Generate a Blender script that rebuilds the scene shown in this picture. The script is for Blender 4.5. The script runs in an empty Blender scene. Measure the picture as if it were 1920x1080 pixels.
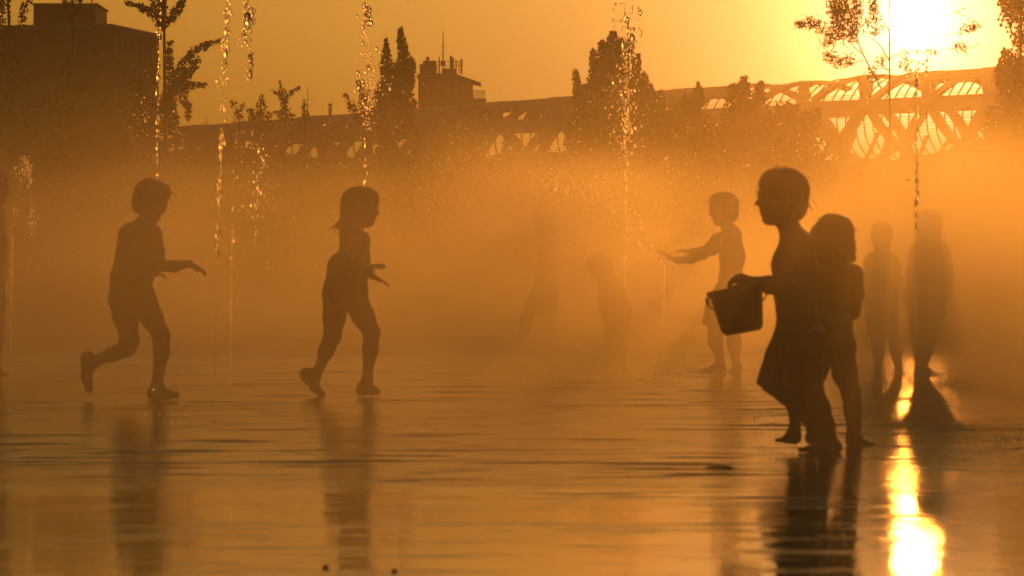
import bpy, math, random
import numpy as np
from mathutils import Vector, Matrix

# ------------------------------------------------------------------ camera, sky, sun, exposure
R = math.radians
sc = bpy.context.scene
F = 200.0 / 36.0 * 1920.0          # focal length in photograph pixels
HC = 0.68                          # camera height above the wet paving
YH = 525.0                         # row of the horizon in the photograph
SUN_AZ = math.atan((1718 - 960) / F)      # to the right of the view axis
SUN_EL = math.atan((YH - 40) / F)

cam_d = bpy.data.cameras.new('camera')
cam = bpy.data.objects.new('camera', cam_d)
sc.collection.objects.link(cam)
cam_d.lens = 200.0
cam_d.sensor_width = 36.0
cam_d.clip_start = 0.5
cam_d.clip_end = 4000.0
cam.location = (0, 0, HC)
cam.rotation_euler = (R(90) - math.atan((540 - YH) / F), 0, 0)
cam_d.dof.use_dof = True
cam_d.dof.focus_distance = 85.0
cam_d.dof.aperture_fstop = 14.0
sc.camera = cam

world = bpy.data.worlds.new('World')
sc.world = world
world.use_nodes = True
wn, wl = world.node_tree.nodes, world.node_tree.links
wn.clear()
w_out = wn.new('ShaderNodeOutputWorld')
w_bg = wn.new('ShaderNodeBackground')
sky = wn.new('ShaderNodeTexSky')
sky.sky_type = 'NISHITA'
sky.sun_disc = False
sky.sun_elevation = SUN_EL
sky.sun_rotation = SUN_AZ
sky.altitude = 600
sky.air_density = 1.05
sky.dust_density = 6.0
sky.ozone_density = 1.0
w_bg.inputs['Strength'].default_value = 0.15
wl.new(sky.outputs[0], w_bg.inputs['Color'])
# the low sun itself, a bright disc in the sky (its light comes from the sun lamp)
SUNV = Vector((math.sin(SUN_AZ) * math.cos(SUN_EL), math.cos(SUN_AZ) * math.cos(SUN_EL), math.sin(SUN_EL)))
tc = wn.new('ShaderNodeTexCoord')
dist = wn.new('ShaderNodeVectorMath'); dist.operation = 'DISTANCE'
dist.inputs[1].default_value = SUNV
nrm = wn.new('ShaderNodeVectorMath'); nrm.operation = 'NORMALIZE'
wl.new(tc.outputs['Generated'], nrm.inputs[0])
wl.new(nrm.outputs[0], dist.inputs[0])
disc = wn.new('ShaderNodeMapRange'); disc.interpolation_type = 'SMOOTHSTEP'
disc.inputs[1].default_value = 0.0052; disc.inputs[2].default_value = 0.0042
disc.inputs[3].default_value = 0.0; disc.inputs[4].default_value = 60.0
wl.new(dist.outputs['Value'], disc.inputs[0])
w_sun = wn.new('ShaderNodeBackground')
w_sun.inputs['Color'].default_value = (1.0, 0.70, 0.36, 1)

# the sun's aureole in the dusty air: falls off with the angle from the sun
au0 = wn.new('ShaderNodeMath'); au0.operation = 'MULTIPLY_ADD'; au0.inputs[1].default_value = 1 / 0.013; au0.inputs[2].default_value = 1.0
wl.new(dist.outputs['Value'], au0.inputs[0])
au1 = wn.new('ShaderNodeMath'); au1.operation = 'POWER'; au1.inputs[1].default_value = -2.4
wl.new(au0.outputs[0], au1.inputs[0])
au2 = wn.new('ShaderNodeMath'); au2.operation = 'MULTIPLY_ADD'; au2.inputs[1].default_value = 44.0
wl.new(au1.outputs[0], au2.inputs[0]); wl.new(disc.outputs[0], au2.inputs[2])
w_add = wn.new('ShaderNodeAddShader')
wl.new(au2.outputs[0], w_sun.inputs['Strength'])
wl.new(w_bg.outputs[0], w_add.inputs[0]); wl.new(w_sun.outputs[0], w_add.inputs[1])
wl.new(w_add.outputs[0], w_out.inputs['Surface'])

sun_d = bpy.data.lights.new('sun', 'SUN')
sun_d.energy = 1.4
sun_d.color = (1.0, 0.315, 0.04)
sun_d.angle = R(0.45)
sun = bpy.data.objects.new('sun', sun_d)
sc.collection.objects.link(sun)
sun.rotation_euler = SUNV.to_track_quat('Z', 'Y').to_euler()
sun.location = (60, 400, 60)

sc.view_settings.view_transform = 'Standard'
sc.view_settings.look = 'None'
sc.view_settings.gamma = 1.0
sc.view_settings.exposure = -2.72
sc.cycles.max_bounces = 12
sc.cycles.transmission_bounces = 12
sc.cycles.transparent_max_bounces = 8
sc.cycles.volume_bounces = 0
sc.cycles.volume_step_rate = 3.0
sc.cycles.use_adaptive_sampling = True
sc.cycles.adaptive_threshold = 0.02
sc.cycles.volume_max_steps = 256
sc.cycles.use_denoising = True
sc.cycles.sample_clamp_indirect = 400.0
sc.cycles.diffuse_bounces = 1
sc.cycles.glossy_bounces = 2
sc.cycles.caustics_refractive = True

rnd = random.Random(7)
nr = np.random.default_rng(11)
COL = sc.collection

# ------------------------------------------------------------------ helpers
def at(u, v, D):
    """point seen at photograph pixel (u, v) at the distance D"""
    return Vector(((u - 960) / F * D, D, HC + (YH - v) / F * D))

def ground_row(D):
    return YH + HC * F / D

def dist_of(row):
    return HC * F / (row - YH)

def tag(o, label=None, cat=None, group=None, kind=None):
    if label: o['label'] = label
    if cat: o['category'] = cat
    if group: o['group'] = group
    if kind: o['kind'] = kind
    return o

def empty(name, loc=(0, 0, 0)):
    o = bpy.data.objects.new(name, None)
    o.empty_display_size = 0.2
    o.location = loc
    COL.objects.link(o)
    return o

def link_mesh(name, me, mat, parent=None, smooth=False):
    if mat is not None and len(me.materials) == 0:
        me.materials.append(mat)
    if smooth:
        me.polygons.foreach_set('use_smooth', [True] * len(me.polygons))
    o = bpy.data.objects.new(name, me)
    COL.objects.link(o)
    if parent is not None:
        o.parent = parent
    return o

class MB:
    """collects vertices and faces; build() links them as one mesh object"""
    def __init__(s):
        s.v, s.f = [], []
    def poly(s, pts):
        n = len(s.v); s.v += [tuple(p) for p in pts]; s.f.append(tuple(range(n, n + len(pts))))
    def box(s, lo, hi):
        x0, y0, z0 = lo; x1, y1, z1 = hi
        s.hexa([(x0, y0, z0), (x1, y0, z0), (x1, y1, z0), (x0, y1, z0), (x0, y0, z1), (x1, y0, z1), (x1, y1, z1), (x0, y1, z1)])
    def hexa(s, p):
        n = len(s.v); s.v += [tuple(q) for q in p]
        for q in ((0, 3, 2, 1), (4, 5, 6, 7), (0, 1, 5, 4), (1, 2, 6, 5), (2, 3, 7, 6), (3, 0, 4, 7)):
            s.f.append(tuple(n + i for i in q))
    def bar(s, a, b, w, h=None, up=Vector((0, 0, 1))):
        a, b = Vector(a), Vector(b); h = h or w
        d = (b - a).normalized()
        if abs(d.dot(up)) > .98: up = Vector((0, 1, 0))
        x = d.cross(up).normalized() * w / 2; z = x.cross(d).normalized() * h / 2
        s.hexa([a - x - z, a + x - z, b + x - z, b - x - z, a - x + z, a + x + z, b + x + z, b - x + z])
    def tube(s, pts, rads, n=8, cap=True):
        pts = [Vector(p) for p in pts]
        base = len(s.v); prev = None
        for i, p in enumerate(pts):
            d = (pts[min(i + 1, len(pts) - 1)] - pts[max(i - 1, 0)]).normalized()
            if prev is None:
                x = d.orthogonal().normalized()
            else:
                x = (prev - d * prev.dot(d)).normalized()
            prev = x; y = d.cross(x)
            r = rads[i] if hasattr(rads, '__len__') else rads
            for k in range(n):
                a = 2 * math.pi * k / n
                s.v.append(tuple(p + x * (r * math.cos(a)) + y * (r * math.sin(a))))
        for i in range(len(pts) - 1):
            for k in range(n):
                a = base + i * n + k; b = base + i * n + (k + 1) % n
                s.f.append((a, b, b + n, a + n))
        if cap:
            s.f.append(tuple(base + k for k in reversed(range(n))))
            e = base + (len(pts) - 1) * n
            s.f.append(tuple(e + k for k in range(n)))
    def lathe(s, prof, M=Matrix.Identity(4), n=32):
        base = len(s.v)
        for (r, z) in prof:
            for k in range(n):
                a = 2 * math.pi * k / n
                s.v.append(tuple(M @ Vector((r * math.cos(a), r * math.sin(a), z))))
        for i in range(len(prof) - 1):
            for k in range(n):
                a = base + i * n + k; b = base + i * n + (k + 1) % n
                s.f.append((a, b, b + n, a + n))
    def build(s, name, mat, parent=None, smooth=False, origin=None):
        me = bpy.data.meshes.new(name)
        o3 = Vector(origin) if origin is not None else Vector((0, 0, 0))
        me.from_pydata([(x - o3.x, y - o3.y, z - o3.z) for x, y, z in s.v], [], s.f)
        o = link_mesh(name, me, mat, parent, smooth)
        return o

# ------------------------------------------------------------------ materials
def new_mat(name):
    m = bpy.data.materials.new(name); m.use_nodes = True
    nt = m.node_tree; nt.nodes.clear()
    return m, nt.nodes, nt.links

def pmat(name, col, rough=.6, spec=.4, var=.25, scale=4.0, bump=0.0, metallic=0.0, transl=0.0):
    m, N, L = new_mat(name)
    out = N.new('ShaderNodeOutputMaterial'); b = N.new('ShaderNodeBsdfPrincipled')
    t = N.new('ShaderNodeTexCoord'); no = N.new('ShaderNodeTexNoise')
    no.inputs['Scale'].default_value = scale; no.inputs['Detail'].default_value = 4
    L.new(t.outputs['Object'], no.inputs['Vector'])
    mx = N.new('ShaderNodeMix'); mx.data_type = 'RGBA'
    mx.inputs[6].default_value = (*[c * (1 - var) for c in col], 1)
    mx.inputs[7].default_value = (*[min(1, c * (1 + var)) for c in col], 1)
    L.new(no.outputs['Fac'], mx.inputs[0])
    L.new(mx.outputs[2], b.inputs['Base Color'])
    b.inputs['Roughness'].default_value = rough
    b.inputs['Specular IOR Level'].default_value = spec
    b.inputs['Metallic'].default_value = metallic
    if bump:
        bp = N.new('ShaderNodeBump'); bp.inputs['Strength'].default_value = .6; bp.inputs['Distance'].default_value = bump
        L.new(no.outputs['Fac'], bp.inputs['Height']); L.new(bp.outputs[0], b.inputs['Normal'])
    if transl:
        tr = N.new('ShaderNodeBsdfTranslucent'); L.new(mx.outputs[2], tr.inputs['Color'])
        ms = N.new('ShaderNodeMixShader'); ms.inputs[0].default_value = transl
        L.new(b.outputs[0], ms.inputs[1]); L.new(tr.outputs[0], ms.inputs[2]); L.new(ms.outputs[0], out.inputs['Surface'])
    else:
        L.new(b.outputs[0], out.inputs['Surface'])
    return m

M_SKIN = pmat('skin', (.24, .13, .085), .42, .5, .12, 9, transl=0)
M_SKIN2 = pmat('skin_tan', (.19, .10, .065), .42, .5, .12, 9)
M_HAIR = pmat('wet_dark_hair', (.030, .019, .012), .35, .5, .4, 60, .002)
M_HAIR2 = pmat('wet_brown_hair', (.06, .035, .02), .35, .5, .4, 60, .002)
M_SHORTS = pmat('wet_navy_cloth', (.03, .04, .07), .6, .3, .3, 25, .003)
M_SHORTS2 = pmat('wet_red_cloth', (.20, .04, .03), .6, .3, .3, 25, .003)
M_SUIT = pmat('wet_swimsuit_cloth', (.06, .05, .12), .5, .3, .3, 25, .002)
M_SHOE = pmat('dark_rubber', (.04, .04, .045), .55, .4, .3, 20)
M_BUCKET = pmat('bucket_plastic', (.30, .05, .02), .4, .5, .1, 6)
M_HANDLE = pmat('handle_plastic', (.10, .03, .02), .4, .5, .1, 6)
M_LEAF = pmat('poplar_leaf', (.06, .075, .02), .6, .3, .4, 1.5, transl=.35)
M_LEAF2 = pmat('willow_leaf', (.12, .11, .03), .6, .3, .3, 1.5, transl=.75)
M_LEAF3 = pmat('hedge_leaf', (.045, .055, .018), .6, .3, .4, 1.5, transl=.3)
M_BARK = pmat('bark', (.10, .075, .05), .85, .2, .4, 12, .01)
M_STEEL = pmat('bridge_steel', (.16, .15, .15), .5, .4, .2, .6, metallic=.3)
M_WIRE = pmat('bridge_wire', (.22, .20, .18), .5, .4, .2, .6, metallic=.5)
M_WOOD = pmat('deck_timber', (.17, .11, .07), .75, .2, .3, 2)
M_WALL = pmat('render_wall', (.20, .15, .12), .85, .2, .15, .8)
M_BRICK = pmat('brown_brick', (.15, .09, .06), .85, .2, .2, 2.0)
M_CONC = pmat('pale_concrete', (.34, .31, .28), .85, .2, .15, 1.2)
M_ROOF = pmat('roof_tile', (.18, .09, .06), .8, .2, .25, 2)
M_GLASS = pmat('window_glass', (.04, .04, .045), .45, .4, .1, 1)
M_RAIL = pmat('painted_rail', (.30, .28, .26), .5, .4, .1, 1)
M_METAL = pmat('dark_metal', (.07, .07, .07), .5, .5, .2, 4, metallic=.6)

def water_mat(name, rough):
    m, N, L = new_mat(name)
    out = N.new('ShaderNodeOutputMaterial'); b = N.new('ShaderNodeBsdfPrincipled')
    b.inputs['Base Color'].default_value = (.97, .97, .97, 1)
    b.inputs['Transmission Weight'].default_value = 1.0
    b.inputs['Roughness'].default_value = rough
    b.inputs['IOR'].default_value = 1.16
    L.new(b.outputs[0], out.inputs['Surface'])
    return m
M_WATER = water_mat('falling_water', .42)

# ------------------------------------------------------------------ ground, wet plaza
def wet_mat():
    m, N, L = new_mat('wet_paving')
    out = N.new('ShaderNodeOutputMaterial'); b = N.new('ShaderNodeBsdfPrincipled')
    t = N.new('ShaderNodeTexCoord')
    def noise(scale, detail, sx=1.0, sy=1.0, rough=.5):
        mp = N.new('ShaderNodeMapping'); mp.inputs['Scale'].default_value = (sx, sy, 1)
        L.new(t.outputs['Object'], mp.inputs[0])
        n = N.new('ShaderNodeTexNoise'); n.inputs['Scale'].default_value = scale
        n.inputs['Detail'].default_value = detail; n.inputs['Roughness'].default_value = rough
        L.new(mp.outputs[0], n.inputs['Vector'])
        return n.outputs['Fac']
    def ramp(sock, a, b_, lo, hi):
        r = N.new('ShaderNodeMapRange'); r.interpolation_type = 'SMOOTHSTEP'
        r.inputs[1].default_value = a; r.inputs[2].default_value = b_
        r.inputs[3].default_value = lo; r.inputs[4].default_value = hi
        L.new(sock, r.inputs[0]); return r.outputs[0]
    def math_(op, a, b_):
        q = N.new('ShaderNodeMath'); q.operation = op
        for i, s in enumerate((a, b_)):
            if isinstance(s, (int, float)): q.inputs[i].default_value = s
            else: L.new(s, q.inputs[i])
        return q.outputs[0]
    geo = N.new('ShaderNodeSeparateXYZ'); L.new(t.outputs['Object'], geo.inputs[0])
    Yc = geo.outputs['Y']
    pool = ramp(math_('ADD', Yc, math_('MULTIPLY', noise(.5, 4, .5, 1.0), 8.0)), 19.0, 25.0, 0.0, 1.0)   # 0 = standing pool near the edge, 1 = thin film over grit
    region = noise(.30, 3, .7, 1.0)
    pud = noise(2.2, 6, .5, 1.0, .62)
    grit = ramp(math_('ADD', pud, math_('MULTIPLY', region, .30)), .70, .80, 0.0, 1.0)    # stone standing out of the film
    dash = ramp(math_('ADD', noise(6.0, 4, .32, .9, .6), math_('MULTIPLY', noise(.45, 2), .25)), .72, .76, 0.0, 1.0)
    stone = math_('MULTIPLY', math_('MAXIMUM', grit, dash), ramp(pool, 0, 1, .22, .85))
    fine = noise(30, 3)
    patch = noise(3.0, 4, .6, 1.0)
    farr = math_('ADD', ramp(Yc, 36.0, 52.0, 0.0, .08), ramp(Yc, 46.0, 60.0, 0.0, .22))
    rough = math_('ADD', math_('ADD', ramp(pool, 0, 1, .06, .13), farr), math_('MULTIPLY', stone, math_('ADD', math_('MULTIPLY', fine, .35), .30)))
    L.new(rough, b.inputs['Roughness'])
    mx = N.new('ShaderNodeMix'); mx.data_type = 'RGBA'
    mx.inputs[6].default_value = (.040, .036, .032, 1); mx.inputs[7].default_value = (.12, .105, .09, 1)
    L.new(patch, mx.inputs[0]); L.new(mx.outputs[2], b.inputs['Base Color'])
    b.inputs['IOR'].default_value = 1.33
    # ripples: almost none on the pools, livelier where drops keep falling
    calm = math_('MULTIPLY', ramp(noise(.35, 3, 1.0, .6), .40, .60, .35, 1.0), ramp(pool, 0, 1, .26, 1.0))
    h = math_('ADD', math_('MULTIPLY', noise(7.0, 3), .0012), math_('MULTIPLY', noise(1.3, 2), .0026))
    h = math_('ADD', h, math_('MULTIPLY', noise(1.0, 4, 5.0, 1.7, .6), .0085))
    h = math_('MULTIPLY', h, calm)
    h = math_('ADD', h, math_('MULTIPLY', math_('MULTIPLY', stone, noise(40, 3)), .006))
    bp = N.new('ShaderNodeBump'); bp.inputs['Strength'].default_value = 1.0; bp.inputs['Distance'].default_value = 1.0
    L.new(h, bp.inputs['Height']); L.new(bp.outputs[0], b.inputs['Normal'])
    L.new(b.outputs[0], out.inputs['Surface'])
    return m
M_WET = wet_mat()
M_EARTH = pmat('park_earth', (.07, .06, .035), .95, .1, .4, .4)

g = MB(); g.poly([(-380, -50, 0), (380, -50, 0), (380, 880, 0), (-380, 880, 0)])
tag(g.build('ground', M_EARTH), kind='structure')
PL0, PL1 = -8.0, 62.0
p = MB(); p.poly([(-22, PL0, .004), (22, PL0, .004), (22, PL1, .004), (-22, PL1, .004)])
tag(p.build('plaza', M_WET), kind='structure')

# the planted bank on which the bridge stands
nb_x, nb_y = 90, 14
mb = MB()
for j in range(nb_y + 1):
    for i in range(nb_x + 1):
        x = -150 + 300 * i / nb_x; y = 258 + 60 * j / nb_y
        t_ = min(1, j / (nb_y * .55)); t_ = t_ * t_ * (3 - 2 * t_)
        mb.v.append((x, y + 3 * math.sin(x * .05), t_ * (7.1 + .35 * math.sin(x * .31) + .25 * math.sin(x * .83 + 1.0)) - .05 + .12 * math.sin(i * 2.1 + j * 1.7) * t_))
for j in range(nb_y):
    for i in range(nb_x):
        a = j * (nb_x + 1) + i; mb.f.append((a, a + 1, a + nb_x + 2, a + nb_x + 1))
M_BANK = pmat('bank_grass', (.06, .065, .025), .95, .1, .45, 1.2, .05)
tag(mb.build('bank_terrain', M_BANK, None, True), kind='structure')

# ------------------------------------------------------------------ haze over everything, mist on the plaza
m, N, L = new_mat('haze_air')
out = N.new('ShaderNodeOutputMaterial'); v = N.new('ShaderNodeVolumePrincipled')
v.inputs['Color'].default_value = (.98, .93, .82, 1)
v.inputs['Density'].default_value = .000075
v.inputs['Anisotropy'].default_value = .97
L.new(v.outputs[0], out.inputs['Volume'])
hz = MB(); hz.box((-400, -60, -1), (400, 900, 75))
tag(hz.build('haze', m), kind='stuff')

m, N, L = new_mat('fountain_mist')
out = N.new('ShaderNodeOutputMaterial'); v = N.new('ShaderNodeVolumePrincipled')
v.inputs['Color'].default_value = (.97, .90, .64, 1)
v.inputs['Anisotropy'].default_value = .885
t = N.new('ShaderNodeTexCoord'); sp = N.new('ShaderNodeSeparateXYZ')
L.new(t.outputs['Object'], sp.inputs[0])
def mr(sock, a, b_, lo, hi):
    r = N.new('ShaderNodeMapRange'); r.interpolation_type = 'SMOOTHSTEP'
    for i, x in enumerate((a, b_, lo, hi)): r.inputs[i + 1].default_value = x
    L.new(sock, r.inputs[0]); return r.outputs[0]
def mop(op, a, b_):
    q = N.new('ShaderNodeMath'); q.operation = op
    for i, s in enumerate((a, b_)):
        if isinstance(s, (int, float)): q.inputs[i].default_value = s
        else: L.new(s, q.inputs[i])
    return q.outputs[0]
mp = N.new('ShaderNodeMapping'); mp.inputs['Scale'].default_value = (.45, .16, .9)
L.new(t.outputs['Object'], mp.inputs[0])
no = N.new('ShaderNodeTexNoise'); no.inputs['Scale'].default_value = 1.0; no.inputs['Detail'].default_value = 2.0
L.new(mp.outputs[0], no.inputs['Vector'])
billow = mr(no.outputs['Fac'], .34, .66, .12, 1.9)
# top of the mist rises and sinks with the billows
zsc = mop('DIVIDE', sp.outputs['Z'], mr(sp.outputs['Y'], 10, 44, .78, 1.0))
ztop = mop('ADD', zsc, mop('MULTIPLY', no.outputs['Fac'], -1.4))
hfall = mr(ztop, -1.15, 1.3, 1.0, 0.0)
near = mop('MULTIPLY', mr(sp.outputs['Y'], 12, 40, 1.05, 1.0), mr(sp.outputs['X'], -4.5, -.6, .62, 1.0))
far = mr(sp.outputs['Y'], 62, 84, 1.0, 0.0)
edge0 = mr(sp.outputs['Y'], 9, 14, 0.0, 1.0)
dens = mop('MULTIPLY', mop('MULTIPLY', billow, hfall), mop('MULTIPLY', mop('MULTIPLY', near, far), edge0))
def plume(cx, cy, rx, ry, amp):
    dx = mop('DIVIDE', mop('SUBTRACT', sp.outputs['X'], cx), rx); dy = mop('DIVIDE', mop('SUBTRACT', sp.outputs['Y'], cy), ry)
    r2 = mop('ADD', mop('MULTIPLY', dx, dx), mop('MULTIPLY', dy, dy))
    return mop('MULTIPLY', mr(r2, 0.0, 1.0, amp, 0.0), hfall)
pl = mop('ADD', plume(.30, 40.3, 1.1, 4.2, .80), plume(2.45, 31.5, .9, 6.0, .90))
thin = mop('MULTIPLY', mop('MULTIPLY', mr(sp.outputs['Z'], 1.2, 4.6, .0020, 0.0), edge0), far)
L.new(mop('ADD', mop('ADD', mop('MULTIPLY', dens, .056), pl), thin), v.inputs['Density'])
L.new(v.outputs[0], out.inputs['Volume'])
m.cycles.volume_step_rate = 1.0
ms_ = MB(); ms_.box((-12, 9, .006), (13, 84, 4.7))
tag(ms_.build('mist', m), kind='stuff')

# ------------------------------------------------------------------ footbridge: two lattice tubes
def lattice_tube(name, label, U0, U1, prof, nband, turn_px, skip_top, solid):
    """prof: rows of (u, D, top row, bottom row) along the tube"""
    us = [q[0] for q in prof]
    def axis(u):
        D = float(np.interp(u, us, [q[1] for q in prof]))
        t_, b_ = at(u, np.interp(u, us, [q[2] for q in prof]), D), at(u, np.interp(u, us, [q[3] for q in prof]), D)
        return (t_ + b_) / 2, (t_.z - b_.z) / 2
    c0, _ = axis(U0); c1, _ = axis(U1)
    d = (c1 - c0); d.z = 0; d.normalize(); side = Vector((d.y, -d.x, 0))     # side points to the camera
    if side.y > 0: side = -side
    def pt(u, a, k=1.0):
        c, r = axis(u)
        return c + side * (math.cos(a) * r * .95 * k) + Vector((0, 0, math.sin(a) * r * k))
    base = (c0 + c1) / 2; base.z = 0
    root = empty(name, base)
    def fin(mb, nm, mat, smooth=False): return mb.build(nm, mat, root, smooth, origin=base)
    steps = 90
    for hand in (1, -1):
        for j in range(nband):
            ph = R(20) + 2 * math.pi * j / nband
            mb = MB()
            ring = []
            for i in range(steps + 1):
                u = U0 + (U1 - U0) * i / steps
                a = ph + hand * 2 * math.pi * (u - 1575) / turn_px
                c, _r = axis(u)
                p_ = pt(u, a); o_ = (p_ - c).normalized()
                tang = (pt(u + 1, a + hand * 2 * math.pi / turn_px) - p_).normalized()
                w_ = tang.cross(o_).normalized()
                ring.append([p_ + w_ * .48 + o_ * .12, p_ - w_ * .48 + o_ * .12, p_ - w_ * .48 - o_ * .18, p_ + w_ * .48 - o_ * .18])
            n = len(mb.v)
            for r_ in ring: mb.v += [tuple(x) for x in r_]
            for i in range(steps):
                for k in range(4):
                    a0 = n + i * 4 + k; b0 = n + i * 4 + (k + 1) % 4
                    mb.f.append((a0, b0, b0 + 4, a0 + 4))
            mb.f.append((n, n + 1, n + 2, n + 3)); e = n + steps * 4; mb.f.append((e + 3, e + 2, e + 1, e))
            fin(mb, 'lattice_band', M_STEEL)
    for a in (R(20), R(160)):                                  # the two horizontal girders
        mb = MB()
        for i in range(24):
            u, u2 = U0 + (U1 - U0) * i / 24, U0 + (U1 - U0) * (i + 1) / 24
            mb.bar(pt(u, a, .99), pt(u2, a, .99), .45, 1.0)
        fin(mb, 'girder', M_STEEL)
    mb = MB()                                                  # deck
    for i in range(24):
        u, u2 = U0 + (U1 - U0) * i / 24, U0 + (U1 - U0) * (i + 1) / 24
        p0, p1 = pt(u, R(-62), .97), pt(u2, R(-62), .97); q0, q1 = pt(u, R(-118), .97), pt(u2, R(-118), .97)
        dz = Vector((0, 0, .35))
        mb.hexa([p0 - dz, p1 - dz, q1 - dz, q0 - dz, p0, p1, q1, q0])
    fin(mb, 'deck', M_WOOD)
    # thin hoops and the wires of the sun screen
    nh = int((U1 - U0) / 17)
    for i in range(nh + 1):
        u = U0 + (U1 - U0) * i / nh
        mb = MB()
        mb.tube([pt(u, R(a), .965) for a in range(-60, 106, 15)], .085, 5)
        fin(mb, 'hoop', M_STEEL)
    wires = MB()
    for a in range(-56, 40, 4):
        wires.tube([pt(U0 + (U1 - U0) * i / 30, R(a), .955) for i in range(31)], .035, 3, False)
    tag(fin(wires, 'screen_wires', M_WIRE), kind='stuff')
    # solid mesh panels over the crown of the tube
    k = 0; step = 34
    u = U0 + skip_top[0]
    while u + step <= U1 - skip_top[1] + .1:
        mb = MB(); A = [R(a) for a in (range(26, 131, 13) if solid and (u < 900 or 1010 < u < 1380) else range(52, 129, 19))]
        for i in range(len(A) - 1):
            p_ = [pt(u + 1, A[i], 1.02), pt(u + step - 1, A[i], 1.02), pt(u + step - 1, A[i + 1], 1.02), pt(u + 1, A[i + 1], 1.02)]
            mb.hexa([x - Vector((0, 0, .06)) for x in p_] + p_)
        fin(mb, 'roof_panel', M_STEEL); u += step
    # piers down to the river bank
    for f_ in (.06, .5, .94):
        u = U0 + (U1 - U0) * f_; b_ = pt(u, R(-90), .97); mb = MB()
        mb.tube([(b_.x, b_.y, -.2), (b_.x, b_.y, b_.z * .6), (b_.x, b_.y, b_.z - .35)], [1.1, .8, .8], 12)
        fin(mb, 'pier', M_CONC)
    tag(root, label, 'footbridge', 'tubes of the steel footbridge')
    return root

lattice_tube('footbridge', 'long dark steel lattice footbridge tube running behind the poplars', 350, 1560,
             [(350, 575, 238, 330), (1060, 530, 183, 335), (1440, 505, 157, 325), (1560, 498, 152, 318)], 3, 350, (0, 170), True)
lattice_tube('footbridge', 'glowing steel lattice footbridge tube with arched end right under the sun', 1582, 2010,
             [(1582, 496, 145, 318), (1700, 490, 139, 318), (2010, 470, 118, 316)], 3, 350, (118, 0), False)

# slanted timber posts on the bank below the bridge
slants = [(1540, 300, 1566, 243, 12), (1563, 298, 1582, 244, 7), (1585, 296, 1604, 247, 13), (1628, 292, 1646, 248, 6), (1655, 292, 1669, 240, 8),
          (1693, 290, 1706, 256, 10), (1726, 288, 1738, 254, 7), (1760, 290, 1782, 258, 8), (1792, 288, 1808, 259, 7)]
for i, (u0, v0, u1, v1, w) in enumerate(slants):
    D = 262.0 + 2.0 * i
    a, b = at(u0, v0, D), at(u1, v1, D)
    foot = a + (a - b) * (a.z / (b.z - a.z)); foot.z = 0
    mb = MB(); mb.bar(foot + Vector((0, 0, -.1)), b, w / F * D, .22)
    o = mb.build('timber_post', M_WOOD, None, origin=foot); o.location = foot
    where = ['leftmost', 'second', 'third', 'fourth', 'fifth', 'sixth', 'seventh', 'eighth', 'rightmost'][i]
    tag(o, f'{where} of the slanted timber posts leaning right below the bridge lattice' if i in (0, 8)
        else f'{where} slanted timber post from the left below the bridge lattice', 'post', 'slanted posts below the bridge')

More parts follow.
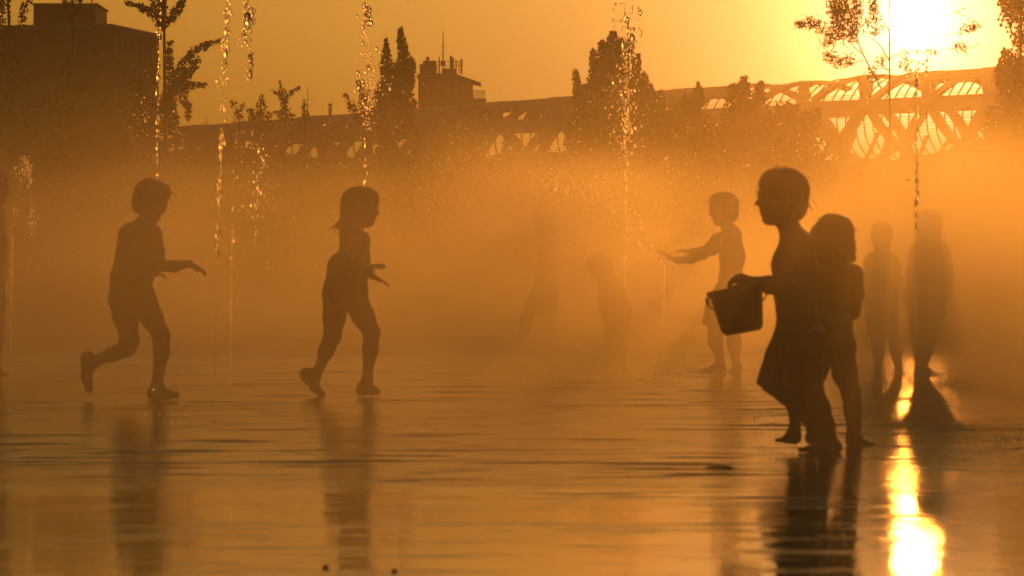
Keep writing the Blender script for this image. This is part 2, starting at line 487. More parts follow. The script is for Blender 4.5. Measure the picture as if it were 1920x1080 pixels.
# ------------------------------------------------------------------ buildings
def apartment_block():
    P = [at(-150, 45, 424), at(206, 45, 420), at(298, 66, 438), at(-60, 60, 452)]
    zt = P[1].z
    base = Vector((P[1].x, P[1].y, 0)); root = empty('apartment_building', base)
    fin = lambda mb, nm, mat, par=root: mb.build(nm, mat, par, origin=base)
    G = [Vector((q.x, q.y, 0)) for q in P]
    up = lambda z: Vector((0, 0, z))
    mb = MB(); mb.hexa([q for q in G] + [q + up(zt - .4) for q in G]); fin(mb, 'wall', M_BRICK)
    mb = MB(); cx = sum((q for q in G), Vector()) / 4
    E = [cx + (q - cx) * 1.025 for q in G]
    mb.hexa([q + up(zt - .4) for q in E] + [q + up(zt) for q in E]); fin(mb, 'roof_slab', M_CONC)
    q0, q1 = at(71, 45, 432), at(183, 45, 430)
    mb = MB(); mb.box((q0.x, 428, zt), (q1.x, 440, at(71, 13, 432).z)); rb = fin(mb, 'rooftop_box', M_BRICK)
    mb = MB(); mb.box((q0.x - .15, 427.8, at(71, 13, 432).z), (q1.x + .15, 440.2, at(71, 11, 432).z)); fin(mb, 'box_coping', M_CONC, rb)
    a = at(172, 12, 434); mb = MB(); mb.tube([(a.x, a.y, a.z - .6), (a.x, a.y, a.z + 1.4)], .04, 6)
    for i in range(4): mb.bar((a.x - .45, a.y, a.z + .4 + .25 * i), (a.x + .45, a.y, a.z + .4 + .25 * i), .03)
    fin(mb, 'aerial', M_METAL, rb)
    storey = 3.05
    for face, (A, B) in enumerate(((G[0], G[1]), (G[1], G[2]))):
        d = (B - A); Lw = d.length; d.normalize(); nrm_ = Vector((d.y, -d.x, 0))
        n = max(2, int(Lw / 3.3))
        for s in range(6):
            z0 = zt - .4 - storey * (s + 1) + .15
            for j in range(n):
                c = A + d * (Lw * (j + .5) / n)
                if face == 0 and (j + 3 * s) % 4 == 1: continue
                ww, z1, z2 = .8, z0 + .95, z0 + 2.35
                l, r_ = c - d * ww, c + d * ww
                mb = MB(); mb.hexa([l + up(z1) + nrm_ * .02, r_ + up(z1) + nrm_ * .02, r_ + up(z1) - nrm_ * .25, l + up(z1) - nrm_ * .25,
                                    l + up(z2) + nrm_ * .02, r_ + up(z2) + nrm_ * .02, r_ + up(z2) - nrm_ * .25, l + up(z2) - nrm_ * .25])
                w_ = fin(mb, 'window', M_GLASS)
                mb = MB()
                for t0, t1 in ((l, r_),):
                    mb.bar(l + up(z1 - .05) + nrm_ * .06, r_ + up(z1 - .05) + nrm_ * .06, .14, .1)
                    mb.bar(l + up(z2 + .04) + nrm_ * .05, r_ + up(z2 + .04) + nrm_ * .05, .1, .08)
                    mb.bar(c + up(z1) + nrm_ * .05, c + up(z2) + nrm_ * .05, .07, .06)
                fin(mb, 'frame', M_WALL, w_)
            # balcony band with an upright railing
            if s in (1, 2, 3, 4):
                f0, f1 = ((.45, .97) if face == 0 else (.05, .8))
                l, r_ = A + d * Lw * f0, A + d * Lw * f1
                mb = MB(); mb.hexa([l + up(z0 - .1) + nrm_ * 1.2, r_ + up(z0 - .1) + nrm_ * 1.2, r_ + up(z0 - .1), l + up(z0 - .1),
                                    l + up(z0 + .1) + nrm_ * 1.2, r_ + up(z0 + .1) + nrm_ * 1.2, r_ + up(z0 + .1), l + up(z0 + .1)])
                bal = fin(mb, 'balcony', M_CONC)
                mb = MB(); nb = int((r_ - l).length / .22)
                for k in range(nb + 1):
                    q = l + (r_ - l) * (k / nb) + nrm_ * 1.15
                    mb.bar(q + up(z0 + .1), q + up(z0 + 1.05), .07, .05)
                mb.bar(l + nrm_ * 1.15 + up(z0 + 1.08), r_ + nrm_ * 1.15 + up(z0 + 1.08), .1, .07)
                tag(fin(mb, 'railing', M_RAIL, bal), kind='stuff')
    tag(root, 'brown brick apartment block with balconies and rooftop box at the far left', 'building')
apartment_block()

def tower_house():
    D = 600.0; base = at(845, 525, D); base.z = 0
    root = empty('tower_building', base)
    fin = lambda mb, nm, mat, par=root: mb.build(nm, mat, par, origin=base)
    X = lambda u, dd=0: (u - 960) / F * (D + dd)
    Z = lambda v_: HC + (YH - v_) / F * D
    mb = MB(); mb.box((X(784), D, 0), (X(849.7), D + 9, Z(144.3))); fin(mb, 'wall', M_BRICK)
    mb = MB(); mb.hexa([(X(850), D + .02, 0), (X(886), D + .02, 0), (X(886), D + 8.98, 0), (X(850), D + 8.98, 0),
                        (X(850), D + .02, Z(144.4)), (X(886), D + .02, Z(154)), (X(886), D + 8.98, Z(154)), (X(850), D + 8.98, Z(144.4))]); fin(mb, 'side_wall', M_BRICK)
    mb = MB(); mb.box((X(886.2), D + .3, 0), (X(909), D + 8.7, Z(186))); w2 = fin(mb, 'terrace_wall', M_BRICK)
    mb = MB(); mb.box((X(886.2), D + .1, Z(186)), (X(911.5), D + 8.9, Z(184.4))); fin(mb, 'terrace_slab', M_CONC, w2)
    mb = MB()
    for k in range(13):
        u = 887.5 + 1.8 * k; mb.bar((X(u), D + .2, Z(184.4)), (X(u), D + .2, Z(170)), .05)
    mb.bar((X(887), D + .2, Z(170)), (X(909.5), D + .2, Z(170)), .07)
    tag(fin(mb, 'terrace_railing', M_METAL, w2), kind='stuff')
    mb = MB(); mb.hexa([(X(781), D - .5, Z(144)), (X(850), D - .5, Z(144)), (X(850), D + 9.5, Z(144)), (X(781), D + 9.5, Z(144)),
                        (X(783), D - .5, Z(139)), (X(850), D - .5, Z(137)), (X(850), D + 9.5, Z(137)), (X(783), D + 9.5, Z(139))])
    rf = fin(mb, 'roof', M_ROOF)
    mb = MB(); mb.hexa([(X(850.3), D - .5, Z(144)), (X(902), D - .5, Z(157.5)), (X(902), D + 9.5, Z(157.5)), (X(850.3), D + 9.5, Z(144)),
                        (X(850.3), D - .5, Z(137)), (X(901), D - .5, Z(155)), (X(901), D + 9.5, Z(155)), (X(850.3), D + 9.5, Z(137))])
    fin(mb, 'eave', M_ROOF, rf)
    mb = MB(); mb.box((X(786), D + 2, Z(139)), (X(818), D + 7, Z(119))); tb = fin(mb, 'stair_tower', M_WALL)
    mb = MB(); mb.box((X(792), D + 2.4, Z(119)), (X(817), D + 6.6, Z(112))); fin(mb, 'tower_cap', M_WALL, tb)
    mb = MB(); mb.box((X(798), D + 3, Z(112)), (X(804), D + 3.6, Z(104))); fin(mb, 'chimney', M_BRICK, tb)
    mb = MB(); mb.tube([(X(830), D + 4, Z(138)), (X(830), D + 4, Z(80)), (X(830), D + 4, Z(54))], [.08, .06, .03], 6)
    for vv, w in ((84, 7), (99, 6), (62, 3)): mb.bar((X(830 - w), D + 4, Z(vv)), (X(830 + w), D + 4, Z(vv)), .04)
    fin(mb, 'antenna_mast', M_METAL)
    mb = MB()
    for vv in (113, 121): mb.bar((X(820), D + 3, Z(vv)), (X(866), D + 3, Z(vv)), .07)
    for u in (822, 834, 846, 854, 860, 866): mb.bar((X(u), D + 3, Z(139)), (X(u), D + 3, Z(109 if u in (822, 854, 866) else 113)), .09)
    fin(mb, 'antenna_frame', M_METAL)
    for u, v0, v1, w in ((823, 105, 136, 2.4), (845, 103, 127, 4.5), (849, 106, 128, 3.4), (855, 112, 134, 2.2), (864, 108, 136, 2.2)):
        mb = MB(); mb.box((X(u - w / 2), D + 2.3, Z(v1)), (X(u + w / 2), D + 2.9, Z(v0))); fin(mb, 'antenna_panel', M_METAL)
    mb = MB(); mb.lathe([(.01, -.1), (.25, -.06), (.3, 0), (.3, .05)], Matrix.Translation((X(830), D + 2.6, Z(117))) @ Matrix.Rotation(R(90), 4, 'X'), 16)
    fin(mb, 'dish', M_METAL)
    mb = MB(); mb.box((X(828), D + 2, Z(139)), (X(856), D + 6, Z(127))); fin(mb, 'plant_box', M_METAL)
    for r_ in range(3):
        for c in range(5):
            u0 = 792 + c * 17; v0 = 150 + r_ * 22
            mb = MB(); mb.box((X(u0), D - .03, Z(v0 + 11)), (X(u0 + 8), D + .2, Z(v0))); w_ = fin(mb, 'window', M_GLASS)
            mb = MB(); mb.box((X(u0 - .6), D - .1, Z(v0 + 12)), (X(u0 + 8.6), D - .04, Z(v0 + 11))); fin(mb, 'sill', M_CONC, w_)
    tag(root, 'tall brown building crowned with aerials and a wide sloping eave', 'building')
tower_house()

for u, v0, v1, D, nm, lb in ((577, 215, 163, 560, 'antenna_mast', 'thin aerial mast on the skyline left of the jet with bursting top'),
                             (387, 240, 212, 640, 'antenna_mast', 'small faint aerial right of the brick apartment block')):
    b = at(u, v1, D); mb = MB()
    mb.tube([(b.x, D, -.2), (b.x, D, b.z * .7), (b.x, D, b.z)], [.14, .09, .03], 6)
    for k in (1.2, 1.8): mb.bar((b.x - .5, D, b.z - k), (b.x + .5, D, b.z - k), .04)
    o = mb.build(nm, M_METAL, None, origin=(b.x, D, 0)); o.location = (b.x, D, 0); tag(o, lb, 'antenna')
b = at(619, 195, 560); mb = MB()
mb.box((b.x - .16, 559.8, -.2), (b.x + .16, 560.2, b.z - .1)); mb.box((b.x - .22, 559.74, b.z - .1), (b.x + .22, 560.26, b.z + .05))
o = mb.build('chimney_stack', M_BRICK, None, origin=(b.x, 560, 0)); o.location = (b.x, 560, 0)
tag(o, 'short dark chimney stub on the skyline left of the small tree', 'chimney')

# ------------------------------------------------------------------ trees
def leaf_mesh(name, pos, size, mat, parent, narrow=.75, rs=None):
    rs = rs or nr
    n = len(pos); pos = np.asarray(pos, float)
    a = rs.normal(size=(n, 3)); a /= np.linalg.norm(a, axis=1)[:, None]
    b = rs.normal(size=(n, 3)); b -= a * (a * b).sum(1)[:, None]; b /= np.linalg.norm(b, axis=1)[:, None]
    c = np.cross(a, b)
    s = size * rs.uniform(.65, 1.25, (n, 1))
    V = np.empty((n, 5, 3))
    V[:, 0] = pos - a * s * .55; V[:, 1] = pos + b * s * .5 * narrow - a * s * .05
    V[:, 2] = pos + a * s * .6 + c * s * .1; V[:, 3] = pos - b * s * .5 * narrow - a * s * .05; V[:, 4] = pos + c * s * .14
    idx = np.arange(n)[:, None, None] * 5
    T = np.array([[0, 1, 4], [1, 2, 4], [2, 3, 4], [3, 0, 4]])[None]
    tri = (idx + T).reshape(-1, 3)
    me = bpy.data.meshes.new(name)
    me.from_pydata(V.reshape(-1, 3).tolist(), [], tri.tolist())
    return link_mesh(name, me, mat, parent)

def tree(label, D, trunk, limbs, leaf_px, dens, mat=None, narrow=.75, seed=0, group=None, name='tree', cat='tree', depth=1.0, twig=.35, clump=1):
    """trunk: [(u, v, r_px)...] from the ground up; limbs: polylines of (u, v, spread_px)"""
    rs = np.random.default_rng(100 + seed); rr = random.Random(100 + seed)
    mat = mat or M_LEAF
    s = D / F
    base = at(trunk[0][0], 525, D); base.z = 0
    root = empty(name, base)
    tb = MB(); tp = [at(u, v_, D) for u, v_, r_ in trunk]; tp[0].z = -.15
    tb.tube([q - base for q in tp], [r_ * s for u, v_, r_ in trunk], 8)
    trunk_o = tb.build('trunk', M_BARK, root, True)
    lv = []
    lb = MB()
    for pl in limbs:
        off = rr.uniform(-1, 1) * depth * np.mean([q[2] for q in pl]) * s
        pts = [at(u, v_, D) + Vector((0, off * min(1, .3 + i * .5), 0)) for i, (u, v_, r_) in enumerate(pl)]
        if twig and len(pts) > 1:
            vj = min(pl[0][1] + abs(pl[0][0] - trunk[0][0]) * .5 + 6, trunk[0][1] - 20)
            tv = [q[1] for q in trunk][::-1]
            vj = max(vj, tv[0] + 2)
            bp_ = [at(float(np.interp(vj, tv, [q[0] for q in trunk][::-1])), vj, D)] + pts
            L0 = len(bp_)
            lb.tube([q - base for q in bp_], [max(.008, twig * s * 4 * (1 - .8 * i / (L0 - 1))) for i in range(L0)], 5)
        for i in range(len(pts) - 1):
            r0, r1 = pl[i][2] * s, pl[i + 1][2] * s
            seg = pts[i + 1] - pts[i]
            area = seg.length * (r0 + r1)
            n = int(8.0 * dens * area / (leaf_px * s) ** 2) + 1
            t_ = rs.uniform(0, 1, n)
            rad = (r0 + (r1 - r0) * t_)
            q = rs.normal(size=(n, 3)); q /= np.linalg.norm(q, axis=1)[:, None]
            q *= (rs.uniform(0, 1, n) ** .45 * rad)[:, None]
            q[:, 1] *= depth
            c = np.array(pts[i])[None] + np.array(seg)[None] * t_[:, None] + q - np.array(base)[None]
            lv.append(c)
    if lb.v: lb.build('limbs', M_BARK, root, True)
    P = np.concatenate(lv)
    if clump > 1:
        P = np.repeat(P, clump, 0) + rs.normal(size=(len(P) * clump, 3)) * leaf_px * s * .55
    leaf_mesh('crown', P, leaf_px * s, mat, root, narrow, rs)
    tag(root, label, cat, group)
    return root

def spires(u, top, bottom, w, n, rr, lean=.5):
    """limbs of an upright crown: n ascending branches inside a spindle outline"""
    L_ = []
    for k in range(n):
        f_ = rr.random(); v0 = bottom - (bottom - top) * (.05 + .6 * f_)
        du = rr.uniform(-1, 1) * w * (1 - .75 * f_)
        ln = (bottom - top) * rr.uniform(.18, .36) * (1.1 - .5 * f_)
        v1 = max(top + 4, v0 - ln)
        sp = w * .17 * (1.2 - .6 * f_)
        L_.append([(u + du * .25, v0, sp * 1.1), (u + du * .75, (v0 + v1) / 2, sp), (u + du * (.95 if lean else .7), v1, sp * .45)])
    return L_

rr = random.Random(5)
# the big poplar in the middle
lim = spires(1150, 70, 330, 92, 34, rr)
lim += [[(1122, 270, 34), (1116, 190, 26), (1114, 140, 12)], [(1184, 270, 34), (1184, 180, 26), (1180, 120, 14)], [(1150, 190, 42), (1150, 130, 30), (1149, 90, 15)], [(1212, 280, 32), (1210, 215, 22), (1206, 180, 10)], [(1095, 290, 30), (1090, 215, 20)]]
lim += [[(1148, 200, 40), (1150, 120, 26), (1149, 62, 7)], [(1135, 150, 18), (1128, 80, 7)], [(1160, 140, 16), (1166, 72, 6)], [(1172, 150, 18), (1182, 78, 6)],
        [(1100, 240, 22), (1085, 180, 14), (1078, 134, 6)], [(1090, 220, 18), (1096, 160, 5)], [(1125, 220, 20), (1114, 110, 10), (1112, 96, 5)],
        [(1190, 230, 24), (1195, 150, 14), (1193, 104, 6)], [(1205, 240, 22), (1207, 140, 8)], [(1215, 260, 24), (1222, 190, 12), (1220, 160, 5)], [(1235, 260, 20), (1240, 172, 6)],
        [(1150, 330, 90), (1150, 230, 75)], [(1090, 330, 30), (1082, 235, 22)], [(1220, 330, 35), (1225, 240, 26)]]
tree('tall leafy poplar with pointed crown at the centre of the skyline', 230, [(1150, 700, 8), (1150, 400, 7), (1150, 240, 4), (1150, 80, 1)], lim, 7.5, 2.0, seed=1, group='park trees')
# the pair of poplars left of the tower building
lim = [[(728, 236, 20), (725, 150, 16), (724, 100, 9), (724, 74, 4)], [(735, 240, 26), (755, 150, 19), (757, 100, 12), (751, 70, 9), (752, 52, 4)], [(740, 240, 34), (744, 170, 30), (748, 125, 18)],
       [(760, 190, 16), (772, 140, 8), (775, 118, 4)], [(765, 160, 8), (772, 108, 5)], [(722, 200, 14), (712, 160, 5)], [(735, 250, 34), (738, 205, 30)], [(718, 215, 10), (706, 180, 5)], [(765, 230, 18), (776, 190, 6)]]
tree('twin-topped dark poplar just left of the building with aerials', 240, [(738, 690, 6), (738, 400, 5), (738, 240, 3), (740, 160, 1)], lim, 6.5, 2.0, seed=2, group='park trees')
lim = [[(685, 225, 24), (682, 190, 15), (672, 150, 5)], [(670, 225, 14), (655, 190, 9), (648, 178, 4)], [(695, 225, 18), (706, 195, 8), (704, 168, 4)], [(680, 200, 12), (690, 172, 5)], [(700, 225, 16), (712, 205, 4)]]
tree('small sparse tree standing behind the water jet with bursting top', 250, [(684, 680, 4), (684, 400, 3), (684, 200, 1)], lim, 6.0, .62, seed=3, group='park trees')
lim = [[(536, 225, 14), (532, 190, 9), (526, 160, 7), (524, 154, 3)], [(533, 190, 6), (548, 172, 6), (562, 163, 4)], [(528, 180, 6), (510, 170, 4)], [(538, 222, 14), (550, 214, 5)], [(530, 218, 10), (514, 210, 5)]]
tree('spindly little tree with one side branch pointing right on the skyline', 250, [(536, 680, 3), (536, 400, 2.5), (534, 180, .8)], lim, 5.5, .6, seed=4, group='park trees')
lim = [[(488, 232, 22), (488, 205, 14), (491, 180, 5)], [(478, 232, 14), (468, 205, 5)], [(498, 230, 12), (506, 212, 4)]]
tree('round-topped young tree left of the spindly one on the skyline', 250, [(488, 680, 3), (488, 400, 2.5), (488, 200, .8)], lim, 5.5, .7, seed=5, group='park trees')
lim = [[(446, 215, 8), (440, 196, 8), (432, 190, 5)], [(448, 210, 8), (458, 194, 4)], [(450, 230, 14), (448, 212, 8)]]
tree('wispy small tree near the beaded water jet on the skyline', 255, [(450, 680, 3), (450, 400, 2), (448, 205, .8)], lim, 5.0, .5, seed=6, group='park trees')
lim = [[(571, 222, 7), (570, 205, 6), (570, 190, 3)], [(576, 225, 8), (574, 212, 5)]]
tree('tiny upright sapling beside the thin aerial mast', 250, [(571, 680, 2.5), (571, 400, 2), (571, 200, .7)], lim, 5.0, .7, seed=7, group='park trees')
# left tree in front of the apartment block
lim = [[(306, 55, 9), (290, 25, 12), (262, 12, 8), (236, 4, 6)], [(306, 40, 12), (296, 10, 14), (285, -25, 10)], [(308, 45, 10), (330, 25, 13), (343, 2, 9), (346, -20, 8)], [(304, 20, 10), (306, -40, 12)],
       [(312, 190, 14), (325, 150, 14), (345, 120, 12), (365, 95, 9), (392, 82, 7), (418, 75, 4)], [(318, 140, 10), (316, 90, 9), (322, 78, 5)], [(330, 170, 18), (352, 140, 12), (372, 112, 8)],
       [(335, 175, 14), (355, 160, 9), (386, 160, 5)], [(345, 180, 12), (352, 205, 9), (352, 225, 5)], [(340, 170, 16), (338, 150, 14)], [(318, 230, 18), (318, 180, 18)], [(300, 240, 26), (270, 190, 22), (262, 150, 8)],
       [(285, 250, 30), (240, 210, 24)], [(320, 250, 24), (312, 190, 16)]]
tree('slender young tree with long leafy arm reaching right beside the apartment block', 150, [(312, 760, 5), (311, 400, 5), (309, 200, 4), (308, 60, 2.5), (305, -30, 1)], lim, 7.5, 1.1, seed=8, group='park trees', depth=.7)
lim = [[(20, 80, 3), (17, 20, 4), (14, -30, 8)], [(40, 44, 7), (44, 20, 9), (56, -10, 10)], [(5, 45, 8), (3, 10, 8), (2, -30, 10)], [(30, 120, 24), (10, 90, 20)], [(60, 150, 26), (20, 140, 30)], [(60, 210, 40), (10, 190, 50)], [(130, 220, 34), (90, 180, 22)]]
tree('tree at the left edge hanging leafy twigs above the apartment roof', 140, [(18, 770, 6), (18, 300, 5), (17, 60, 2.5), (14, -40, 1.5)], lim, 7.5, .62, seed=9, group='park trees', depth=.7)
lim = [[(134, 40, 4), (122, 16, 5), (119, -5, 9), (116, -40, 12)], [(136, 40, 4), (149, 14, 4), (152, -6, 8), (156, -40, 12)], [(135, 20, 8), (135, -40, 12)], [(132, 170, 16), (122, 140, 16), (128, 110, 8)], [(140, 190, 22), (150, 160, 12)], [(130, 230, 30), (110, 200, 24)]]
tree('slim tree before the apartment block whose twigs top the rooftop box', 150, [(135, 760, 4), (135, 400, 3.4), (135, 100, 2), (135, -45, .8)], lim, 7.0, .6, seed=16, group='park trees', depth=.7)
# feathery tree in front of the sun
lim = [[(1583, 70, 18), (1576, 40, 20), (1572, 5, 22), (1575, -30, 24)], [(1560, 60, 16), (1552, 85, 10)], [(1543, 52, 5), (1524, 46, 12), (1505, 42, 9), (1496, 48, 5)], [(1598, 110, 5), (1575, 118, 11), (1552, 106, 8), (1545, 104, 4)],
       [(1600, 70, 10), (1604, 30, 14), (1606, 0, 14)], [(1632, 45, 6), (1640, 30, 10), (1634, 5, 10)], [(1650, 120, 6), (1655, 105, 9)], [(1638, 60, 8), (1648, 50, 8)], [(1690, 120, 6), (1700, 110, 9)], [(1800, 20, 4), (1797, 22, 7)],
       [(1806, 60, 4), (1818, 50, 9), (1832, 48, 6)], [(1790, 88, 4), (1803, 90, 9), (1812, 88, 4)], [(1742, 96, 5), (1748, 94, 7)], [(1640, 142, 5), (1630, 135, 12)], [(1590, 20, 14), (1560, 20, 10)]]
o = tree('feathery sapling with thin trunk standing right in front of the sun', 120, [(1668, 800, 2.8), (1668, 300, 1.9), (1668, 120, 1.5), (1667, 30, 1.2), (1668, -60, .6)], lim, 9.5, 1.5, mat=M_LEAF2, narrow=.24, seed=10, group='park trees', depth=.6, twig=0, clump=2)
tw = MB()
for pl, r_ in (([(1652, 165), (1640, 145), (1615, 95), (1600, 55), (1588, 0)], 1.3), ([(1615, 100), (1590, 78), (1570, 60)], .8), ([(1620, 112), (1600, 118), (1570, 120)], .7), ([(1668, 115), (1650, 85), (1622, 60), (1605, 40)], .9),
               ([(1668, 60), (1650, 30), (1638, -5)], .8), ([(1668, 110), (1690, 95), (1720, 80)], .7), ([(1668, 130), (1640, 128), (1600, 130)], .5), ([(1668, 85), (1700, 55), (1760, 35), (1800, 20)], .6),
               ([(1700, 60), (1760, 68), (1806, 58)], .6), ([(1668, 135), (1650, 120), (1640, 112)], .6), ([(1690, 95), (1740, 96), (1800, 90)], .5), ([(1600, 55), (1560, 52), (1524, 46)], .6)):
    q0 = o.location
    tw.tube([at(u, v_, 120) - q0 for u, v_ in pl], [1.5 * r_ * 120 / F * (1 - .6 * i / (len(pl) - 1)) for i in range(len(pl))], 5)
tw.build('branches', M_BARK, o, True)
# right edge
lim = [[(1905, 40, 34), (1900, -10, 32), (1915, -60, 40)], [(1925, 90, 30), (1915, 60, 26)], [(1935, 20, 40), (1930, -40, 40)], [(1890, 12, 20), (1885, -25, 20)], [(1905, 200, 42), (1900, 130, 32), (1888, 105, 14), (1880, 96, 6)],
       [(1905, 300, 62), (1900, 220, 52)], [(1880, 165, 16), (1872, 130, 8), (1876, 110, 4)], [(1930, 260, 50), (1925, 120, 36)], [(1870, 290, 36), (1862, 235, 22), (1858, 205, 8)], [(1840, 300, 22), (1832, 262, 10)]]
tree('dense leafy tree filling the right edge of the picture', 170, [(1915, 740, 8), (1914, 400, 7), (1912, 150, 4), (1915, 0, 2)], lim, 7.5, 1.5, seed=11, group='park trees', depth=.8)
# trees in front of the bridge, right of the big poplar
lim = spires(1395, 160, 330, 70, 18, rr) + [[(1392, 200, 34), (1392, 170, 16), (1396, 146, 6)], [(1420, 200, 22), (1426, 156, 6)], [(1375, 200, 22), (1374, 160, 7)], [(1400, 330, 72), (1400, 230, 60)], [(1360, 330, 40), (1362, 240, 32)]]
tree('broad bushy tree before the bridge with a spiky top', 225, [(1398, 700, 7), (1398, 400, 6), (1396, 200, 3)], lim, 7, 2.0, seed=12, group='park trees')
lim = spires(1300, 170, 330, 52, 14, rr) + [[(1308, 200, 20), (1310, 170, 8), (1309, 156, 4)], [(1290, 220, 30), (1292, 190, 22)], [(1300, 330, 56), (1300, 230, 46)], [(1270, 300, 30), (1268, 210, 20)]]
tree('low bushy tree with one tuft poking above the bridge', 228, [(1300, 700, 6), (1300, 400, 5), (1302, 200, 3)], lim, 7, 2.0, seed=13, group='park trees')
lim = [[(1490, 320, 40), (1485, 250, 36), (1470, 200, 20)], [(1520, 320, 28), (1522, 250, 20), (1530, 210, 10)], [(1460, 320, 40), (1455, 230, 30)], [(1505, 280, 26), (1512, 215, 12)]]
tree('loose-leaved tree in front of the left foot of the bridge arch', 222, [(1488, 700, 5), (1488, 400, 5), (1486, 240, 3)], lim, 6.5, 1.25, seed=14, group='park trees')
lim = [[(1050, 330, 30), (1045, 290, 14)], [(1080, 320, 34), (1078, 260, 22)], [(990, 340, 20), (985, 315, 8)], [(1030, 345, 24), (1025, 318, 8)]]
tree('low leafy tree at the foot of the big central poplar', 226, [(1060, 700, 5), (1060, 400, 4), (1065, 280, 2)], lim, 6.5, .9, seed=15, group='park trees')

# the row of shrubs closing off the plaza behind the mist
tops = [(-40, 262, 150), (90, 236, 120), (215, 228, 110), (330, 246, 95), (430, 244, 90), (530, 246, 95), (625, 236, 85), (715, 226, 90), (800, 222, 95), (885, 224, 80),
        (950, 240, 55), (1035, 312, 50), (1105, 262, 70), (1190, 240, 80), (1275, 224, 80), (1360, 226, 85), (1450, 240, 80), (1535, 288, 75), (1620, 290, 80), (1710, 288, 85), (1800, 286, 85), (1890, 276, 95), (1990, 270, 100)]
n_t = len(tops)
words_ = ['leftmost', 'second', 'third', 'fourth', 'fifth', 'sixth', 'seventh', 'eighth', 'ninth', 'tenth', 'eleventh', 'twelfth', 'thirteenth', 'fourteenth', 'fifteenth', 'sixteenth', 'seventeenth', 'eighteenth', 'nineteenth', 'twentieth']
for i, (u, v_, w) in enumerate(tops):
    D = 186 + 14 * ((i * 7) % 5) / 5
    gr = ground_row(D)
    lim = []
    for k in range(12):
        du = rr.uniform(-1, 1); hh_ = 1 - .35 * du * du
        vt = gr - (gr - v_) * hh_ * rr.uniform(.78, 1.0)
        lim.append([(u + du * w * .55, gr - 12, w * .28), (u + du * w * .62, (gr + vt) / 2, w * .26), (u + du * w * .6, vt + 6, w * .10)])
    wd = words_[i] if i < 20 else ['third from right', 'second from right', 'rightmost'][i - 20]
    tree(f'{wd} shrub of the dark row behind the mist' if i >= 20 or i == 0 else f'{wd} shrub from the left in the dark row behind the mist', D, [(u, gr, 5), (u, (gr + v_) / 2, 3), (u, v_ + 30, 1.5)], lim, 11, 1.2,
         mat=M_LEAF3, seed=40 + i, group='shrubs behind the plaza', name='shrub', cat='shrub', depth=.9, twig=.3)

# ------------------------------------------------------------------ people: smooth-blended solids meshed as one surface
def surface_nets(Fv, org, h):
    S = Fv < 0
    nx, ny, nz = Fv.shape
    c = lambda A, i, j, k: A[i:nx - 1 + i, j:ny - 1 + j, k:nz - 1 + k]
    cnt = sum(c(S, i, j, k).astype(np.int8) for i in (0, 1) for j in (0, 1) for k in (0, 1))
    act = (cnt > 0) & (cnt < 8)
    I = np.argwhere(act)
    idx = -np.ones(act.shape, np.int64); idx[act] = np.arange(len(I))
    acc = np.zeros((len(I), 3)); num = np.zeros(len(I))
    for ax in range(3):
        o = [x for x in range(3) if x != ax]
        for a in (0, 1):
            for b in (0, 1):
                p0 = I.copy(); p0[:, o[0]] += a; p0[:, o[1]] += b
                p1 = p0.copy(); p1[:, ax] += 1
                f0 = Fv[p0[:, 0], p0[:, 1], p0[:, 2]]; f1 = Fv[p1[:, 0], p1[:, 1], p1[:, 2]]
                m_ = (f0 < 0) != (f1 < 0)
                t_ = np.where(m_, f0 / np.where(m_, f0 - f1, 1), 0)
                q = p0.astype(float); q[:, ax] += t_
                acc[m_] += q[m_]; num[m_] += 1
    V = org[None] + h * acc / num[:, None]
    faces = []
    for ax in range(3):
        o = [x for x in range(3) if x != ax]
        sl0 = [slice(None)] * 3; sl1 = [slice(None)] * 3
        sl0[ax] = slice(0, -1); sl1[ax] = slice(1, None)
        A, B = S[tuple(sl0)], S[tuple(sl1)]
        E = np.argwhere(A != B)
        ok = (E[:, o[0]] > 0) & (E[:, o[1]] > 0) & (E[:, o[0]] < Fv.shape[o[0]] - 1) & (E[:, o[1]] < Fv.shape[o[1]] - 1)
        E = E[ok]; flip = A[E[:, 0], E[:, 1], E[:, 2]]
        q = []
        for a, b in ((-1, -1), (0, -1), (0, 0), (-1, 0)):
            e = E.copy(); e[:, o[0]] += a; e[:, o[1]] += b
            q.append(idx[e[:, 0], e[:, 1], e[:, 2]])
        q = np.stack(q, 1)
        if ax == 1: flip = ~flip
        q[~flip] = q[~flip][:, ::-1]
        faces.append(q)
    return V, np.concatenate(faces)

